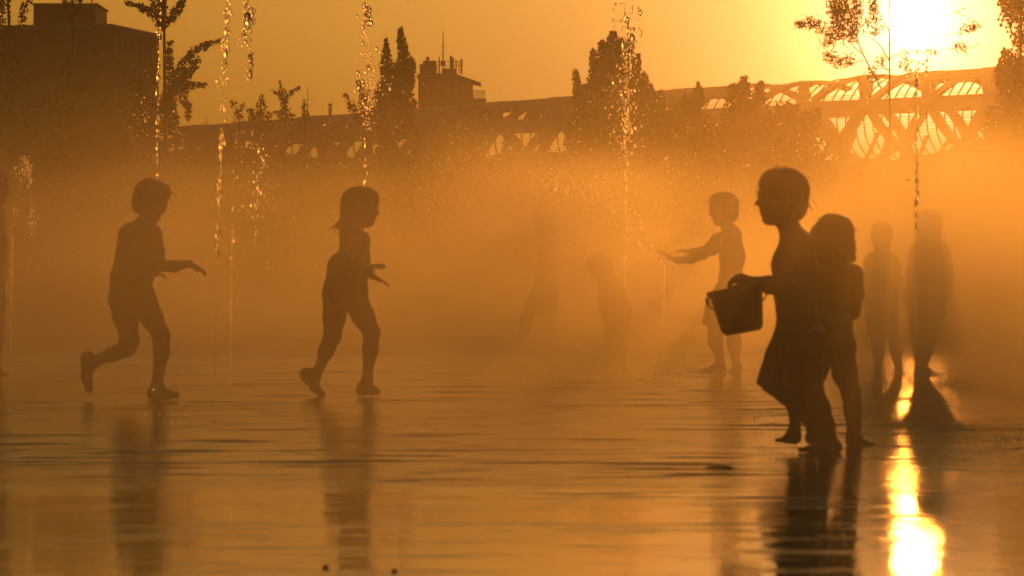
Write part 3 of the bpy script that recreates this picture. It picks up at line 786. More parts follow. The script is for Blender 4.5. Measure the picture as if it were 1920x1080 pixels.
class Solid:
    """a signed-distance solid: round cones and ellipsoids blended together"""
    def __init__(s): s.pr = []
    def cone(s, a, b, ra, rb, k=.02, cuts=(), sub=False):
        s.pr.append(('c', np.array(a, float), np.array(b, float), ra, rb, k, cuts, sub))
    def ell(s, c, M3, rad, k=.02, cuts=(), sub=False):
        s.pr.append(('e', np.array(c, float), np.array(M3, float), np.array(rad, float), None, k, cuts, sub))
    def mesh(s, name, h, relief=0.0, freq=(1, 1, 1), strands=0, seed=0):
        lo, hi = [], []
        def ext(p_):
            if p_[0] == 'c':
                return np.minimum(p_[1] - p_[3], p_[2] - p_[4]), np.maximum(p_[1] + p_[3], p_[2] + p_[4])
            r_ = np.abs(p_[2].T * p_[3][None]).max(1) + np.sqrt(((p_[2].T * p_[3][None]) ** 2).sum(1)) * .0
            r_ = np.sqrt(((p_[2].T * p_[3][None]) ** 2).sum(1))
            return p_[1] - r_, p_[1] + r_
        for p_ in s.pr:
            if p_[7]: continue
            a, b = ext(p_); lo.append(a); hi.append(b)
        lo = np.min(lo, 0) - 3 * h; hi = np.max(hi, 0) + 3 * h
        n = np.ceil((hi - lo) / h).astype(int) + 1
        G = np.full(n, 1.0, np.float32)
        ax = [lo[i] + h * np.arange(n[i]) for i in range(3)]
        for kind, p1, p2, r1, r2, k, cuts, sub in s.pr:
            a, b = ext((kind, p1, p2, r1, r2, k, cuts, sub))
            pad = k + 2.5 * h
            i0 = np.maximum(0, np.floor((a - pad - lo) / h).astype(int)); i1 = np.minimum(n, np.ceil((b + pad - lo) / h).astype(int) + 1)
            if (i1 <= i0).any(): continue
            X, Y, Z = np.meshgrid(*[ax[i][i0[i]:i1[i]] for i in range(3)], indexing='ij')
            if kind == 'c':
                ba = p2 - p1; L2 = max(1e-9, (ba * ba).sum())
                px, py, pz = X - p1[0], Y - p1[1], Z - p1[2]
                t_ = np.clip((px * ba[0] + py * ba[1] + pz * ba[2]) / L2, 0, 1)
                d = np.sqrt((px - t_ * ba[0]) ** 2 + (py - t_ * ba[1]) ** 2 + (pz - t_ * ba[2]) ** 2) - (r1 + (r2 - r1) * t_)
            else:
                px, py, pz = X - p1[0], Y - p1[1], Z - p1[2]
                q = [(px * p2[i, 0] + py * p2[i, 1] + pz * p2[i, 2]) for i in range(3)]
                k0 = np.sqrt(sum((q[i] / r1[i]) ** 2 for i in range(3)))
                k1 = np.sqrt(sum((q[i] / r1[i] ** 2) ** 2 for i in range(3))) + 1e-9
                d = k0 * (k0 - 1) / k1
            for (cp, cn) in cuts:
                d = np.maximum(d, (X - cp[0]) * cn[0] + (Y - cp[1]) * cn[1] + (Z - cp[2]) * cn[2])
            sl = tuple(slice(i0[i], i1[i]) for i in range(3))
            g0 = G[sl]
            if sub:
                d = -d; hh_ = np.maximum(k - np.abs(g0 - d), 0) / max(k, 1e-6)
                G[sl] = np.maximum(g0, d) + hh_ * hh_ * k * .25
            else:
                hh_ = np.maximum(k - np.abs(g0 - d), 0) / max(k, 1e-6)
                G[sl] = np.minimum(g0, d) - hh_ * hh_ * k * .25
        if relief:
            X, Y, Z = np.meshgrid(*ax, indexing='ij')
            G = G + relief * (np.sin(freq[0] * X + 3 * np.sin(11 * Z)) * np.sin(freq[1] * Y + 2.5 * np.sin(9 * Z + 1)) + .7 * np.sin(freq[2] * (Z + .6 * X - .5 * Y) + 2 * np.sin(23 * X)))
        V, Fq = surface_nets(G.astype(float), lo, h)
        V = V.tolist(); Fq = Fq.tolist()
        if strands:
            rs = np.random.default_rng(seed + 5); A = np.array(V); c0 = A.mean(0); mb = MB()
            for q in rs.integers(0, len(A), strands):
                p0 = A[q]; o_ = unit(p0 - c0); d_ = unit(o_ * .8 + rs.normal(size=3) * .45 + np.array((0, 0, -.9)))
                ln = rs.uniform(.025, .06); p1 = p0 + d_ * ln * .5; p2 = p1 + unit(d_ + np.array((0, 0, -.7)) + rs.normal(size=3) * .3) * ln * .6
                mb.tube([p0 - o_ * .004, p1, p2], [.0022, .0017, .0008], 4)
            n0 = len(V); V += mb.v; Fq += [tuple(i + n0 for i in f_) for f_ in mb.f]
        me = bpy.data.meshes.new(name)
        me.from_pydata(V, [], Fq)
        return me

def unit(v_):
    v_ = np.array(v_, float); return v_ / np.linalg.norm(v_)

class Person:
    def __init__(s, uc, D, h=.0065):
        s.D, s.s, s.uc, s.h = D, D / F, uc, h
        s.vg = ground_row(D); s.mess = 1.0
        s.body, s.hair, s.cloth, s.shoes = Solid(), Solid(), Solid(), []
    def P(s, u, v_, w=0.0):
        return np.array(((u - s.uc) * s.s, w, (s.vg - v_) * s.s))
    def limb(s, pts, k=.025, to=None, cuts=()):
        to = to or s.body
        cc = [(s.P(*c_[0]), unit((c_[1][0], c_[1][2] if len(c_[1]) > 2 else 0, -c_[1][1]))) for c_ in cuts]
        for a, b in zip(pts[:-1], pts[1:]):
            to.cone(s.P(*a[:3]), s.P(*b[:3]), a[3] * s.s, b[3] * s.s, k, cc)
    def frame(s, yaw, pitch, roll=0):
        f = np.array((-math.cos(R(yaw)), -math.sin(R(yaw)), 0.0)); z = np.array((0, 0, 1.0)); p_ = R(pitch)
        f2 = f * math.cos(p_) - z * math.sin(p_); u2 = z * math.cos(p_) + f * math.sin(p_)
        sd = np.cross(f2, u2)
        if roll:
            r_ = R(roll); u3 = u2 * math.cos(r_) + sd * math.sin(r_); sd = sd * math.cos(r_) - u2 * math.sin(r_); u2 = u3
        return f2, sd, u2
    def head(s, u, v_, w, hh, yaw, pitch, roll=0, hair='short', puff=1.0):
        f, sd, up = s.frame(yaw, pitch, roll); c = s.P(u, v_, w)
        M3 = np.stack((f, sd, up)); q = lambda a, b, e: c + hh * (a * f + b * sd + e * up)
        B = s.body
        B.ell(q(-.05, 0, .12), M3, (.44 * hh, .365 * hh, .37 * hh), .01)
        B.ell(q(.11, 0, -.16), M3, (.275 * hh, .27 * hh, .33 * hh), .04)
        B.cone(q(.27, -.06, -.42), q(.27, .06, -.42), .075 * hh, .075 * hh, .03)
        B.cone(q(-.02, -.22, -.25), q(.22, -.10, -.40), .07 * hh, .07 * hh, .03)
        B.cone(q(-.02, .22, -.25), q(.22, .10, -.40), .07 * hh, .07 * hh, .03)
        B.cone(q(.36, 0, .03), q(.455, 0, -.115), .028 * hh, .045 * hh, .012)
        for e in (-1, 1):
            B.cone(q(.41, .045 * e, -.12), q(.42, .05 * e, -.115), .03 * hh, .03 * hh, .008)
            B.cone(q(.36, .05 * e, .075), q(.30, .22 * e, .06), .05 * hh, .045 * hh, .02)
            B.cone(q(.27, .17 * e, -.12), q(.22, .22 * e, -.10), .085 * hh, .07 * hh, .03)
            B.ell(q(.375, .135 * e, -.005), M3, (.06 * hh, .075 * hh, .04 * hh), .012, sub=True)
            B.ell(q(.33, .135 * e, -.005), M3, (.05 * hh, .06 * hh, .045 * hh), .004)
            B.ell(q(-.05, .375 * e, -.06), M3, (.085 * hh, .035 * hh, .12 * hh), .008)
        B.cone(q(.375, -.06, -.225), q(.375, .06, -.225), .036 * hh, .036 * hh, .012)
        B.cone(q(.362, -.05, -.29), q(.362, .05, -.29), .038 * hh, .038 * hh, .012)
        B.cone(q(.40, -.09, -.256), q(.40, .09, -.256), .012 * hh, .012 * hh, .006, sub=True)
        H = s.hair
        p_ = puff
        H.ell(q(-.07, 0, .135), M3, (.475 * hh * p_, .405 * hh * p_, .405 * hh * p_), .01)
        H.ell(q(-.235, 0, -.15), M3, (.265 * hh * p_, .33 * hh * p_, .34 * hh), .03)
        H.cone(q(.20, -.2, .34), q(.20, .2, .34), .10 * hh, .10 * hh, .05)
        if hair != 'short':
            for e in (-1, 1):
                H.cone(q(-.08, .30 * e, .05), q(-.12, .30 * e, -.42), .13 * hh, .11 * hh, .04)
                H.cone(q(.10, .31 * e, .18), q(.16, .29 * e, -.30), .11 * hh, .08 * hh, .04)
            H.cone(q(-.25, 0, 0), q(-.28, 0, -.45), .25 * hh, .22 * hh, .04)
        H.ell(q(.56, 0, -.24), M3, (.44 * hh, (.60 if hair == 'short' else .27) * hh, .44 * hh), .012, sub=True)
        if hair == 'short':
            for e in (-1, 1): H.ell(q(-.02, .42 * e, -.16), M3, (.13 * hh, .12 * hh, .17 * hh), .01, sub=True)
        return q
    def hand(s, W, d, n, Lh, curl=15, spread=8, thumb=1, thumb_out=45):
        """W wrist point (local metres), d towards the fingers, n out of the back of the hand"""
        d = unit(d); n = unit(np.array(n, float) - d * np.dot(d, n)); sd = np.cross(d, n) * thumb
        B = s.body
        for o_ in (-.17, -.06, .06, .17):
            B.cone(W + sd * o_ * .75 * Lh, W + d * .48 * Lh + sd * o_ * 1.15 * Lh, .085 * Lh, .075 * Lh, .014)
        rot = lambda v1, v2, a: v1 * math.cos(R(a)) + v2 * math.sin(R(a))
        for j, (o_, ln) in enumerate(((.20, .40), (.07, .46), (-.07, .43), (-.20, .34))):
            p0 = W + d * .48 * Lh + sd * o_ * Lh
            dd = rot(d, sd, spread * o_ / .1)
            r_ = .062 * Lh; nn = -n; ca = curl * .6
            for q_, f_ in enumerate((.45, .32, .23)):
                v1 = rot(dd, nn, ca); p1 = p0 + v1 * ln * f_ * Lh
                B.cone(p0, p1, r_, r_ * .9, .003); p0 = p1; r_ *= .9; ca += curl
        p0 = W + d * .14 * Lh + sd * .16 * Lh; v1 = rot(rot(d, sd, thumb_out), -n, 15)
        p1 = p0 + v1 * .24 * Lh; B.cone(p0, p1, .085 * Lh, .068 * Lh, .01)
        v2 = rot(v1, d, thumb_out * .4); p2 = p1 + v2 * .19 * Lh; B.cone(p1, p2, .066 * Lh, .055 * Lh, .003)
    def foot(s, ankle, heel, ball, toe, r, bare=True, wd=.028):
        """px points (u, v, w)"""
        a, h_, b, t_ = s.P(*ankle), s.P(*heel), s.P(*ball), s.P(*toe); r = r * s.s
        B = s.body
        ax = unit(t_ - h_); up = unit(a - (h_ + b) / 2); up = unit(up - ax * np.dot(ax, up)); sd = np.cross(ax, up)
        B.cone(a, h_, r * 1.0, r * .95, .02)
        for e in (-1, 1):
            B.cone(h_, b + sd * e * wd * .8, r * .85, r * .62, .02)
            B.cone(a, b + sd * e * wd * .5, r * .8, r * .5, .02)
        if bare:
            for j in range(5):
                o_ = (j - 2) / 2 * wd * 1.15
                ln = 1.0 - .10 * j
                B.cone(b + sd * o_, b + (t_ - b) * ln + sd * o_, r * .45, r * (.42 if j == 0 else .32), .006)
        else:
            for e in (-1, 1): B.cone(b + sd * e * wd * .8, t_ + sd * e * wd * .3, r * .62, r * .5, .02)
            Sx = Solid(); s.shoes.append(Sx)
            for e in (-1, 1):
                Sx.cone(h_, b + sd * e * wd, r * 1.12, r * .86, .02)
                Sx.cone(b + sd * e * wd, t_ + sd * e * wd * .4, r * .86, r * .7, .02)
            Sx.cone(a * .55 + h_ * .45, h_, r * 1.15, r * 1.12, .02)
    def build(s, label, skin=None, hair=None, cloth=None, cloth_name='swim_shorts', shoes=None, group='children playing in the fountain'):
        o = link_mesh('person', s.body.mesh('person', s.h), skin or M_SKIN, None, True)
        o.location = ((s.uc - 960) / F * s.D, s.D, .004)
        tag(o, label, 'person', group)
        if s.hair.pr: link_mesh('hair', s.hair.mesh('hair', s.h, s.mess * .0016, (95, 95, 70), int(s.mess * (45 if s.h < .008 else 20)), int(abs(s.uc))), hair or M_HAIR, o, True)
        if s.cloth.pr: link_mesh(cloth_name, s.cloth.mesh(cloth_name, s.h, .0028, (42, 36, 55)), cloth or M_SHORTS, o, True)
        for sx in s.shoes: link_mesh('shoe', sx.mesh('shoe', s.h), shoes or M_SHOE, o, True)
        return o

# --- boy with the bucket
b7 = Person(1510, 22.3, .005)
b7.mess = .55
b7.limb([(1474, 398, 0, 18), (1480, 430, 0, 18), (1488, 450, 0, 24)])
for e in (-1, 1):
    b7.limb([(1489, 462, .050 * e, 27), (1486, 498, .050 * e, 35), (1487, 545, .045 * e, 33), (1494, 590, .04 * e, 33), (1503, 628, .045 * e, 38)], .04)
b7.limb([(1499, 460, -.085, 22), (1499, 460, .085, 22)], .04)
b7.limb([(1505, 463, -.115, 20), (1512, 505, -.13, 17), (1506, 546, -.135, 17), (1478, 541, -.135, 18), (1440, 536, -.125, 16), (1412, 531, -.112, 11)], .02)
b7.limb([(1500, 463, .115, 20), (1503, 545, .135, 17), (1470, 541, .135, 17), (1412, 532, .112, 11)], .02)
b7.hand(b7.P(1413, 531, -.112), (-.95, .12, .28), (.25, -.45, .9), .125, 42, 3, -1, 40)
b7.hand(b7.P(1413, 532, .112), (-.95, -.12, .25), (.25, .45, .9), .125, 42, 3, 1, 40)
b7.head(1464, 371, 0, .208, 0, 2, hair='short', puff=1.03)
b7.limb([(1500, 632, .05, 37), (1475, 720, .06, 25), (1484, 742, .06, 18), (1495, 770, .06, 14), (1491, 812, .06, 9.5)], .03)
b7.foot((1490, 812, .06), (1492, 824, .06), (1474, 827, .06), (1457, 828, .06), 9.5)
b7.limb([(1508, 636, -.05, 38), (1513, 728, -.06, 26), (1531, 768, -.06, 22.5), (1545, 800, -.06, 17), (1553, 824, -.06, 13)], .03)
b7.foot((1553, 826, -.06), (1564, 840, -.06), (1524, 843, -.065), (1497, 845, -.07), 11.5)
b7.limb([(1496, 600, .03, 38), (1498, 630, .05, 43), (1478, 682, .06, 43), (1456, 745, .06, 42)], .03, b7.cloth, [((1454, 748), (-42, 54)), ((1496, 592), (0, -1))])
b7.limb([(1502, 600, -.03, 36), (1506, 640, -.05, 40), (1504, 700, -.06, 33), (1504, 760, -.06, 32)], .03, b7.cloth, [((1506, 732), (-.15, 1)), ((1496, 592), (0, -1))])
b7.limb([(1464, 588, 0, 6), (1457, 583, -.01, 4)], .01, b7.cloth)
b7.limb([(1500, 596, -.06, 36), (1500, 596, .06, 36)], .02, b7.cloth, [((1496, 589), (0, -1)), ((1500, 606), (0, 1))])
b7.build('boy in shorts striding left carrying a bucket, nearest and darkest figure', M_SKIN, M_HAIR, M_SHORTS)

# --- girl right behind him
g8 = Person(1590, 23.2, .0055)
g8.limb([(1560, 478, 0, 15), (1562, 505, 0, 16)])
g8.limb([(1535, 516, .01, 16), (1565, 508, 0, 18), (1601, 514, .0, 16)], .03)
g8.limb([(1550, 530, 0, 26), (1558, 605, 0, 20), (1553, 645, 0, 27)], .04)
g8.limb([(1585, 530, 0, 25), (1573, 605, 0, 20), (1576, 645, 0, 28)], .04)
g8.limb([(1603, 517, 0, 15), (1608, 555, .01, 12.5), (1601, 588, .02, 12), (1580, 602, -.07, 10), (1556, 596, -.14, 8)], .015)
g8.hand(g8.P(1555, 596, -.145), (-.7, -.6, .2), (.1, -.3, .9), .115, 20, 5)
g8.limb([(1532, 518, 0, 15), (1520, 556, .02, 12), (1522, 592, .02, 11), (1545, 606, -.06, 8)], .015)
g8.hand(g8.P(1545, 606, -.06), (.6, -.7, .1), (-.2, -.2, .9), .115, 20, 5, -1)
g8.head(1562, 449, 0, .180, 248, 4, hair='long', puff=1.05)
g8.hair.cone(g8.P(1537, 440, .02), g8.P(1531, 482, .03), 15 * g8.s, 11 * g8.s, .02)
for u, v_, w_, r_ in ((1590, 462, 0, 13), (1594, 476, .01, 12), (1598, 486, -.01, 9), (1590, 489, .03, 10), (1601, 471, .02, 7), (1580, 492, .05, 10), (1568, 494, .07, 11), (1552, 494, .07, 11), (1540, 490, .06, 11)):
    g8.hair.cone(g8.P(u - 3, v_ - 12, w_), g8.P(u, v_, w_), r_ * g8.s, r_ * g8.s * .8, .012)
g8.limb([(1576, 652, 0, 28), (1584, 702, 0, 22), (1596, 740, 0, 16.5), (1599, 772, 0, 15.5), (1601, 800, 0, 12), (1600, 818, 0, 10)], .025)
g8.foot((1600, 818, 0), (1596, 829, 0), (1619, 832, -.01), (1636, 834, -.02), 9)
g8.limb([(1552, 652, .05, 26), (1530, 705, .10, 20), (1513, 742, .14, 16), (1516, 778, .14, 15), (1528, 812, .14, 10)], .025)
g8.foot((1529, 815, .14), (1524, 826, .14), (1544, 829, .12), (1560, 831, .1), 9)
g8.limb([(1553, 630, 0, 26), (1553, 650, 0, 29)], .03, g8.cloth, [((1560, 614), (0, -1)), ((1545, 668), (-.5, 1))])
g8.limb([(1575, 630, 0, 26), (1577, 650, 0, 30)], .03, g8.cloth, [((1560, 614), (0, -1)), ((1590, 668), (.5, 1))])
g8.build('long-haired girl standing half hidden behind the boy with the bucket', M_SKIN2, M_HAIR2, M_SHORTS2, 'swim_bottoms')

# --- boy reaching out his arm to a jet
b6 = Person(1370, 41.4, .0065)
b6.limb([(1358, 410, 0, 11), (1366, 432, 0, 12)])
for e in (-1, 1):
    b6.limb([(1370, 445, .055 * e, 20), (1373, 482, .06 * e, 22), (1370, 522, .05 * e, 20), (1367, 552, .05 * e, 23)], .04)
b6.limb([(1372, 440, -.10, 14), (1372, 440, .10, 14)], .04)
b6.limb([(1366, 444, -.11, 14), (1344, 452, -.13, 12.5), (1318, 477, -.15, 10), (1295, 486, -.17, 9), (1268, 490, -.18, 6.3)], .02)
b6.hand(b6.P(1268, 490, -.18), (-.86, -.1, .5), (.45, -.1, .88), .165, 4, 9, -1, 50)
b6.limb([(1366, 446, .12, 13), (1338, 470, .15, 9.5), (1300, 472, .18, 6.5)], .02)
b6.hand(b6.P(1300, 472, .18), (-.9, 0, .1), (.1, 0, .9), .14, 15, 6)
b6.head(1355, 392, 0, .225, 8, 10)
b6.limb([(1362, 556, -.05, 22), (1342, 612, -.05, 14.5), (1341, 640, -.05, 13.5), (1350, 676, -.05, 7.5)], .03)
b6.foot((1351, 680, -.05), (1354, 692, -.05), (1331, 694, -.06), (1314, 695, -.07), 7)
b6.limb([(1376, 556, .05, 22), (1374, 612, .05, 14), (1377, 645, .05, 13), (1380, 680, .05, 7.5)], .03)
b6.foot((1381, 684, .05), (1385, 693, .05), (1376, 696, -.03), (1370, 698, -.09), 7)
b6.limb([(1366, 540, -.04, 24), (1350, 580, -.05, 27), (1336, 640, -.05, 28)], .03, b6.cloth, [((1334, 613), (-.25, 1)), ((1368, 532), (0, -1))])
b6.limb([(1372, 540, .04, 24), (1376, 580, .05, 25), (1378, 640, .05, 25)], .03, b6.cloth, [((1378, 618), (.05, 1)), ((1368, 532), (0, -1))])
b6.build('boy in loose shorts stretching his arm left to a thin water jet', M_SKIN, M_HAIR, M_SHORTS)

# --- running boy on the left
b2 = Person(285, 32.0, .0065)
b2.limb([(276, 402, 0, 13), (266, 428, 0, 15)])
b2.limb([(243, 446, .05, 24), (246, 484, .05, 29), (234, 522, .04, 26), (233, 552, .04, 29)], .04)
b2.limb([(280, 446, -.05, 23), (277, 484, -.05, 27), (260, 522, -.04, 25), (257, 552, -.04, 27)], .04)
b2.limb([(242, 436, .08, 17), (268, 430, 0, 18), (289, 438, -.08, 15)], .03)
b2.limb([(292, 442, -.10, 14), (298, 470, -.12, 12.5), (301, 499, -.13, 11.5), (330, 501, -.15, 10.5), (358, 496, -.16, 7)], .02)
b2.hand(b2.P(358, 496, -.16), (.86, -.05, -.42), (.35, -.1, .9), .128, 14, 3, 1, 30)
b2.limb([(238, 440, .11, 14), (242, 495, .13, 11), (275, 512, .14, 8)], .02)
b2.hand(b2.P(275, 512, .14), (.9, 0, -.1), (.1, 0, .9), .12, 20, 4)
b2.head(285, 376, -.01, .218, 152, 24)
b2.limb([(233, 556, .04, 28), (236, 600, .04, 22), (242, 640, .04, 18), (236, 655, .04, 15.5), (210, 666, .05, 13.5), (180, 677, .05, 9.5)], .025)
b2.foot((176, 680, .05), (163, 674, .05), (161, 708, .05), (166, 730, .05), 10.5, False)
b2.limb([(260, 556, -.04, 27), (285, 596, -.04, 21), (303, 630, -.05, 16), (304, 660, -.05, 15), (296, 718, -.05, 9)], .025)
b2.foot((296, 720, -.05), (290, 739, -.05), (314, 741, -.05), (330, 742, -.05), 10, False)
b2.limb([(238, 535, .04, 29), (234, 560, .04, 30), (237, 620, .04, 25)], .03, b2.cloth, [((237, 600), (.1, 1)), ((245, 525), (0, -1))])
b2.limb([(256, 535, -.04, 28), (262, 560, -.04, 28), (290, 605, -.04, 23)], .03, b2.cloth, [((280, 590), (.6, .8)), ((245, 525), (0, -1))])
b2.build('boy running right at far left with one foot kicked up behind', M_SKIN2, M_HAIR, M_SHORTS2)

# --- long-haired girl stepping right
g3 = Person(655, 33.0, .0065)
g3.limb([(674, 414, 0, 11), (668, 440, 0, 12)])
g3.limb([(657, 456, .05, 19), (650, 492, .04, 20), (633, 548, .04, 29)], .04)
g3.limb([(675, 456, -.05, 20), (671, 492, -.04, 21), (660, 548, -.04, 29)], .04)
g3.limb([(656, 448, .08, 12), (680, 448, -.08, 13)], .03)
g3.limb([(682, 452, -.10, 11), (672, 508, -.13, 9.5), (690, 503, -.21, 6.5)], .015)
g3.hand(g3.P(690, 503, -.21), (.95, -.2, .12), (.0, -.3, .95), .12, 10, 15, 1, 55)
g3.limb([(662, 452, .10, 11), (676, 508, .14, 9), (697, 519, .15, 6.5)], .015)
g3.hand(g3.P(697, 519, .15), (.86, 0, -.42), (.4, .0, .9), .12, 8, 15, -1, 55)
g3.head(680, 389, 0, .212, 190, 8, hair='long', puff=1.05)
g3.hair.cone(g3.P(664, 380, 0), g3.P(656, 425, 0), 24 * g3.s, 19 * g3.s, .03)
g3.hair.cone(g3.P(656, 425, .02), g3.P(648, 466, .04), 20 * g3.s, 10 * g3.s, .03)
g3.hair.cone(g3.P(664, 400, .04), g3.P(646, 450, .05), 16 * g3.s, 11 * g3.s, .02)
for du, dv, w_ in ((618, 431, 0), (625, 434, .02), (634, 441, -.02), (640, 455, .02), (629, 426, .03)):
    g3.hair.cone(g3.P(652, 408, w_), g3.P(du, dv, w_), 4.5 * g3.s, 1.6 * g3.s, .008)
g3.limb([(631, 560, .04, 27), (626, 598, .04, 20.5), (623, 632, .04, 15.5), (612, 658, .04, 14), (596, 696, .04, 8.5)], .025)
g3.foot((594, 700, .04), (574, 704, .04), (590, 728, .04), (602, 740, .03), 9.5, False)
g3.limb([(664, 560, -.04, 26), (682, 595, -.04, 20.5), (697, 624, -.05, 15), (695, 655, -.05, 14.5), (689, 706, -.05, 8.5)], .025)
g3.foot((689, 709, -.05), (680, 731, -.05), (698, 733, -.05), (707, 735, -.05), 9, False)
for w_ in (.03, -.03):
    g3.limb([(648 - 250 * w_, 500, w_, 27), (648 - 350 * w_, 548, w_ * 1.2, 31), (648 - 350 * w_, 566, w_ * 1.3, 29)], .03, g3.cloth, [((648, 574), (0, 1)), ((648, 470), (0, -1))])
g3.build('long-haired girl stepping right with both hands held out in front', M_SKIN, M_HAIR2, M_SUIT, 'swimsuit')

# --- figures half lost in the mist
def misty(uc, D, hd, hh, yaw, pitch, neck, tors, arms, legs, feet, label, hair='short', h=.009, skin=M_SKIN, cl=None):
    q = Person(uc, D, h)
    q.limb(neck)
    for e in (-1, 1):
        q.limb([(u + e * du, v_, e * dw, r_) for u, v_, du, dw, r_ in tors], .04)
    for a in arms:
        q.limb(a[0], .02); W = a[0][-1]
        q.hand(q.P(*W[:3]), a[1], a[2], .13, 12, 6)
    q.head(hd[0], hd[1], 0, hh, yaw, pitch, hair=hair)
    for l_ in legs: q.limb(l_, .025)
    for f_ in feet: q.foot(*f_)
    t1, t2 = tors[-2], tors[-1]
    for i, l_ in enumerate(legs):
        a, b = l_[0], l_[1]
        q.limb([(a[0], a[1] - 8, a[2], a[3] + 2), ((a[0] + b[0]) / 2, (a[1] + b[1]) / 2, (a[2] + b[2]) / 2, (a[3] + b[3]) / 2 + 3), (b[0], b[1], b[2], b[3] + 3)], .03, q.cloth,
               [(((a[0] * .3 + b[0] * .7), (a[1] * .3 + b[1] * .7)), (b[0] - a[0], b[1] - a[1])), ((a[0], a[1] - 14), (0, -1))])
    q.build(label, skin, M_HAIR, cl or M_SHORTS)

# bending child by the middle jet
misty(1160, 44.0, (1124, 500), .20, 12, 42, [(1130, 508, 0, 10), (1137, 520, 0, 11)], [(1138, 528, 0, .06, 20), (1150, 552, 0, .06, 21), (1163, 582, 0, .05, 22)],
      [([(1130, 526, -.12, 10), (1132, 568, -.14, 8), (1140, 604, -.13, 5.5)], (.1, 0, -.95), (-.9, 0, 0)), ([(1130, 526, .12, 10), (1130, 565, .14, 8), (1136, 600, .13, 5.5)], (.1, 0, -.95), (-.9, 0, 0))],
      [[(1162, 590, -.05, 20), (1156, 630, -.06, 12.5), (1163, 650, -.06, 11), (1166, 672, -.06, 6.5)], [(1164, 590, .05, 20), (1146, 628, .06, 12.5), (1150, 650, .06, 11), (1152, 672, .06, 6.5)]],
      [((1166, 674, -.06), (1168, 682, -.06), (1154, 684, -.06), (1146, 685, -.06), 6), ((1152, 674, .06), (1154, 682, .06), (1140, 684, .06), (1132, 685, .06), 6)],
      'faint child stooping beside the sparkling jet in the middle', cl=M_SHORTS2)
# child behind the spray left of it
misty(1022, 46.0, (1022, 425), .205, 20, 10, [(1024, 442, 0, 9), (1026, 458, 0, 10)], [(1026, 468, 0, .06, 18), (1027, 500, 0, .06, 18), (1025, 540, 0, .05, 20)],
      [([(1026, 464, -.12, 9), (1016, 505, -.14, 7.5), (1010, 535, -.16, 5)], (-.3, 0, -.9), (-.9, 0, .2)), ([(1026, 464, .12, 9), (1034, 505, .14, 7.5), (1020, 530, .16, 5)], (-.7, 0, -.6), (-.3, 0, .8))],
      [[(1028, 548, -.05, 18), (1026, 602, -.05, 11.5), (1032, 625, -.05, 10.5), (1034, 662, -.05, 6)], [(1020, 548, .05, 18), (988, 598, .05, 11.5), (984, 620, .05, 10.5), (972, 652, .05, 6)]],
      [((1034, 664, -.05), (1037, 674, -.05), (1022, 676, -.05), (1012, 677, -.05), 6), ((971, 655, .05), (974, 663, .05), (960, 666, .05), (950, 667, .05), 6)],
      'ghostly child striding left, almost lost in bright spray at the centre')
# small child in the mist at right
misty(1653, 40.0, (1653, 446), .20, 90, 4, [(1653, 466, 0, 10), (1653, 482, 0, 11)], [(1653, 494, 16, .01, 19), (1653, 530, 14, .01, 19), (1653, 580, 13, .01, 20)],
      [([(1632, 492, 0, 10), (1622, 535, 0, 8), (1624, 575, -.04, 5.5)], (.1, -.2, -.95), (-.9, 0, 0)), ([(1674, 492, 0, 10), (1688, 535, 0, 8), (1700, 570, -.03, 5.5)], (.3, -.1, -.9), (.9, 0, .2))],
      [[(1642, 592, 0, 19), (1646, 640, 0, 11.5), (1647, 662, 0, 10.5), (1646, 692, 0, 6.5)], [(1664, 592, 0, 19), (1678, 640, 0, 11.5), (1681, 662, 0, 10.5), (1684, 692, 0, 6.5)]],
      [((1646, 694, 0), (1646, 701, .02), (1644, 703, -.06), (1643, 704, -.12), 6), ((1684, 694, 0), (1685, 701, .02), (1687, 703, -.06), (1689, 704, -.12), 6)],
      'small blurred child facing forward in the mist, right of the girl', skin=M_SKIN2)
# taller child beside the right-hand jet
misty(1730, 40.4, (1742, 424), .215, 95, 2, [(1742, 444, 0, 11), (1743, 462, 0, 12)], [(1743, 474, 20, .01, 21), (1742, 515, 17, .01, 21), (1738, 580, 15, .01, 22)],
      [([(1718, 472, 0, 11), (1706, 520, 0, 9), (1704, 560, -.05, 6)], (.0, -.2, -.95), (-.9, 0, 0)), ([(1768, 472, 0, 11), (1782, 520, 0, 9), (1772, 560, -.08, 6)], (-.3, -.3, -.9), (.9, 0, 0))],
      [[(1728, 592, 0, 21), (1724, 640, 0, 13), (1726, 662, 0, 12), (1727, 688, 0, 7)], [(1748, 592, 0, 21), (1742, 640, .02, 13), (1736, 662, .04, 12), (1733, 688, .05, 7)]],
      [((1727, 690, 0), (1725, 698, .0), (1744, 700, -.03), (1762, 701, -.05), 6.5), ((1733, 690, .05), (1731, 698, .05), (1746, 700, .08), (1760, 701, .1), 6.5)],
      'taller blurred child standing in the mist right behind the beaded jet', hair='long')
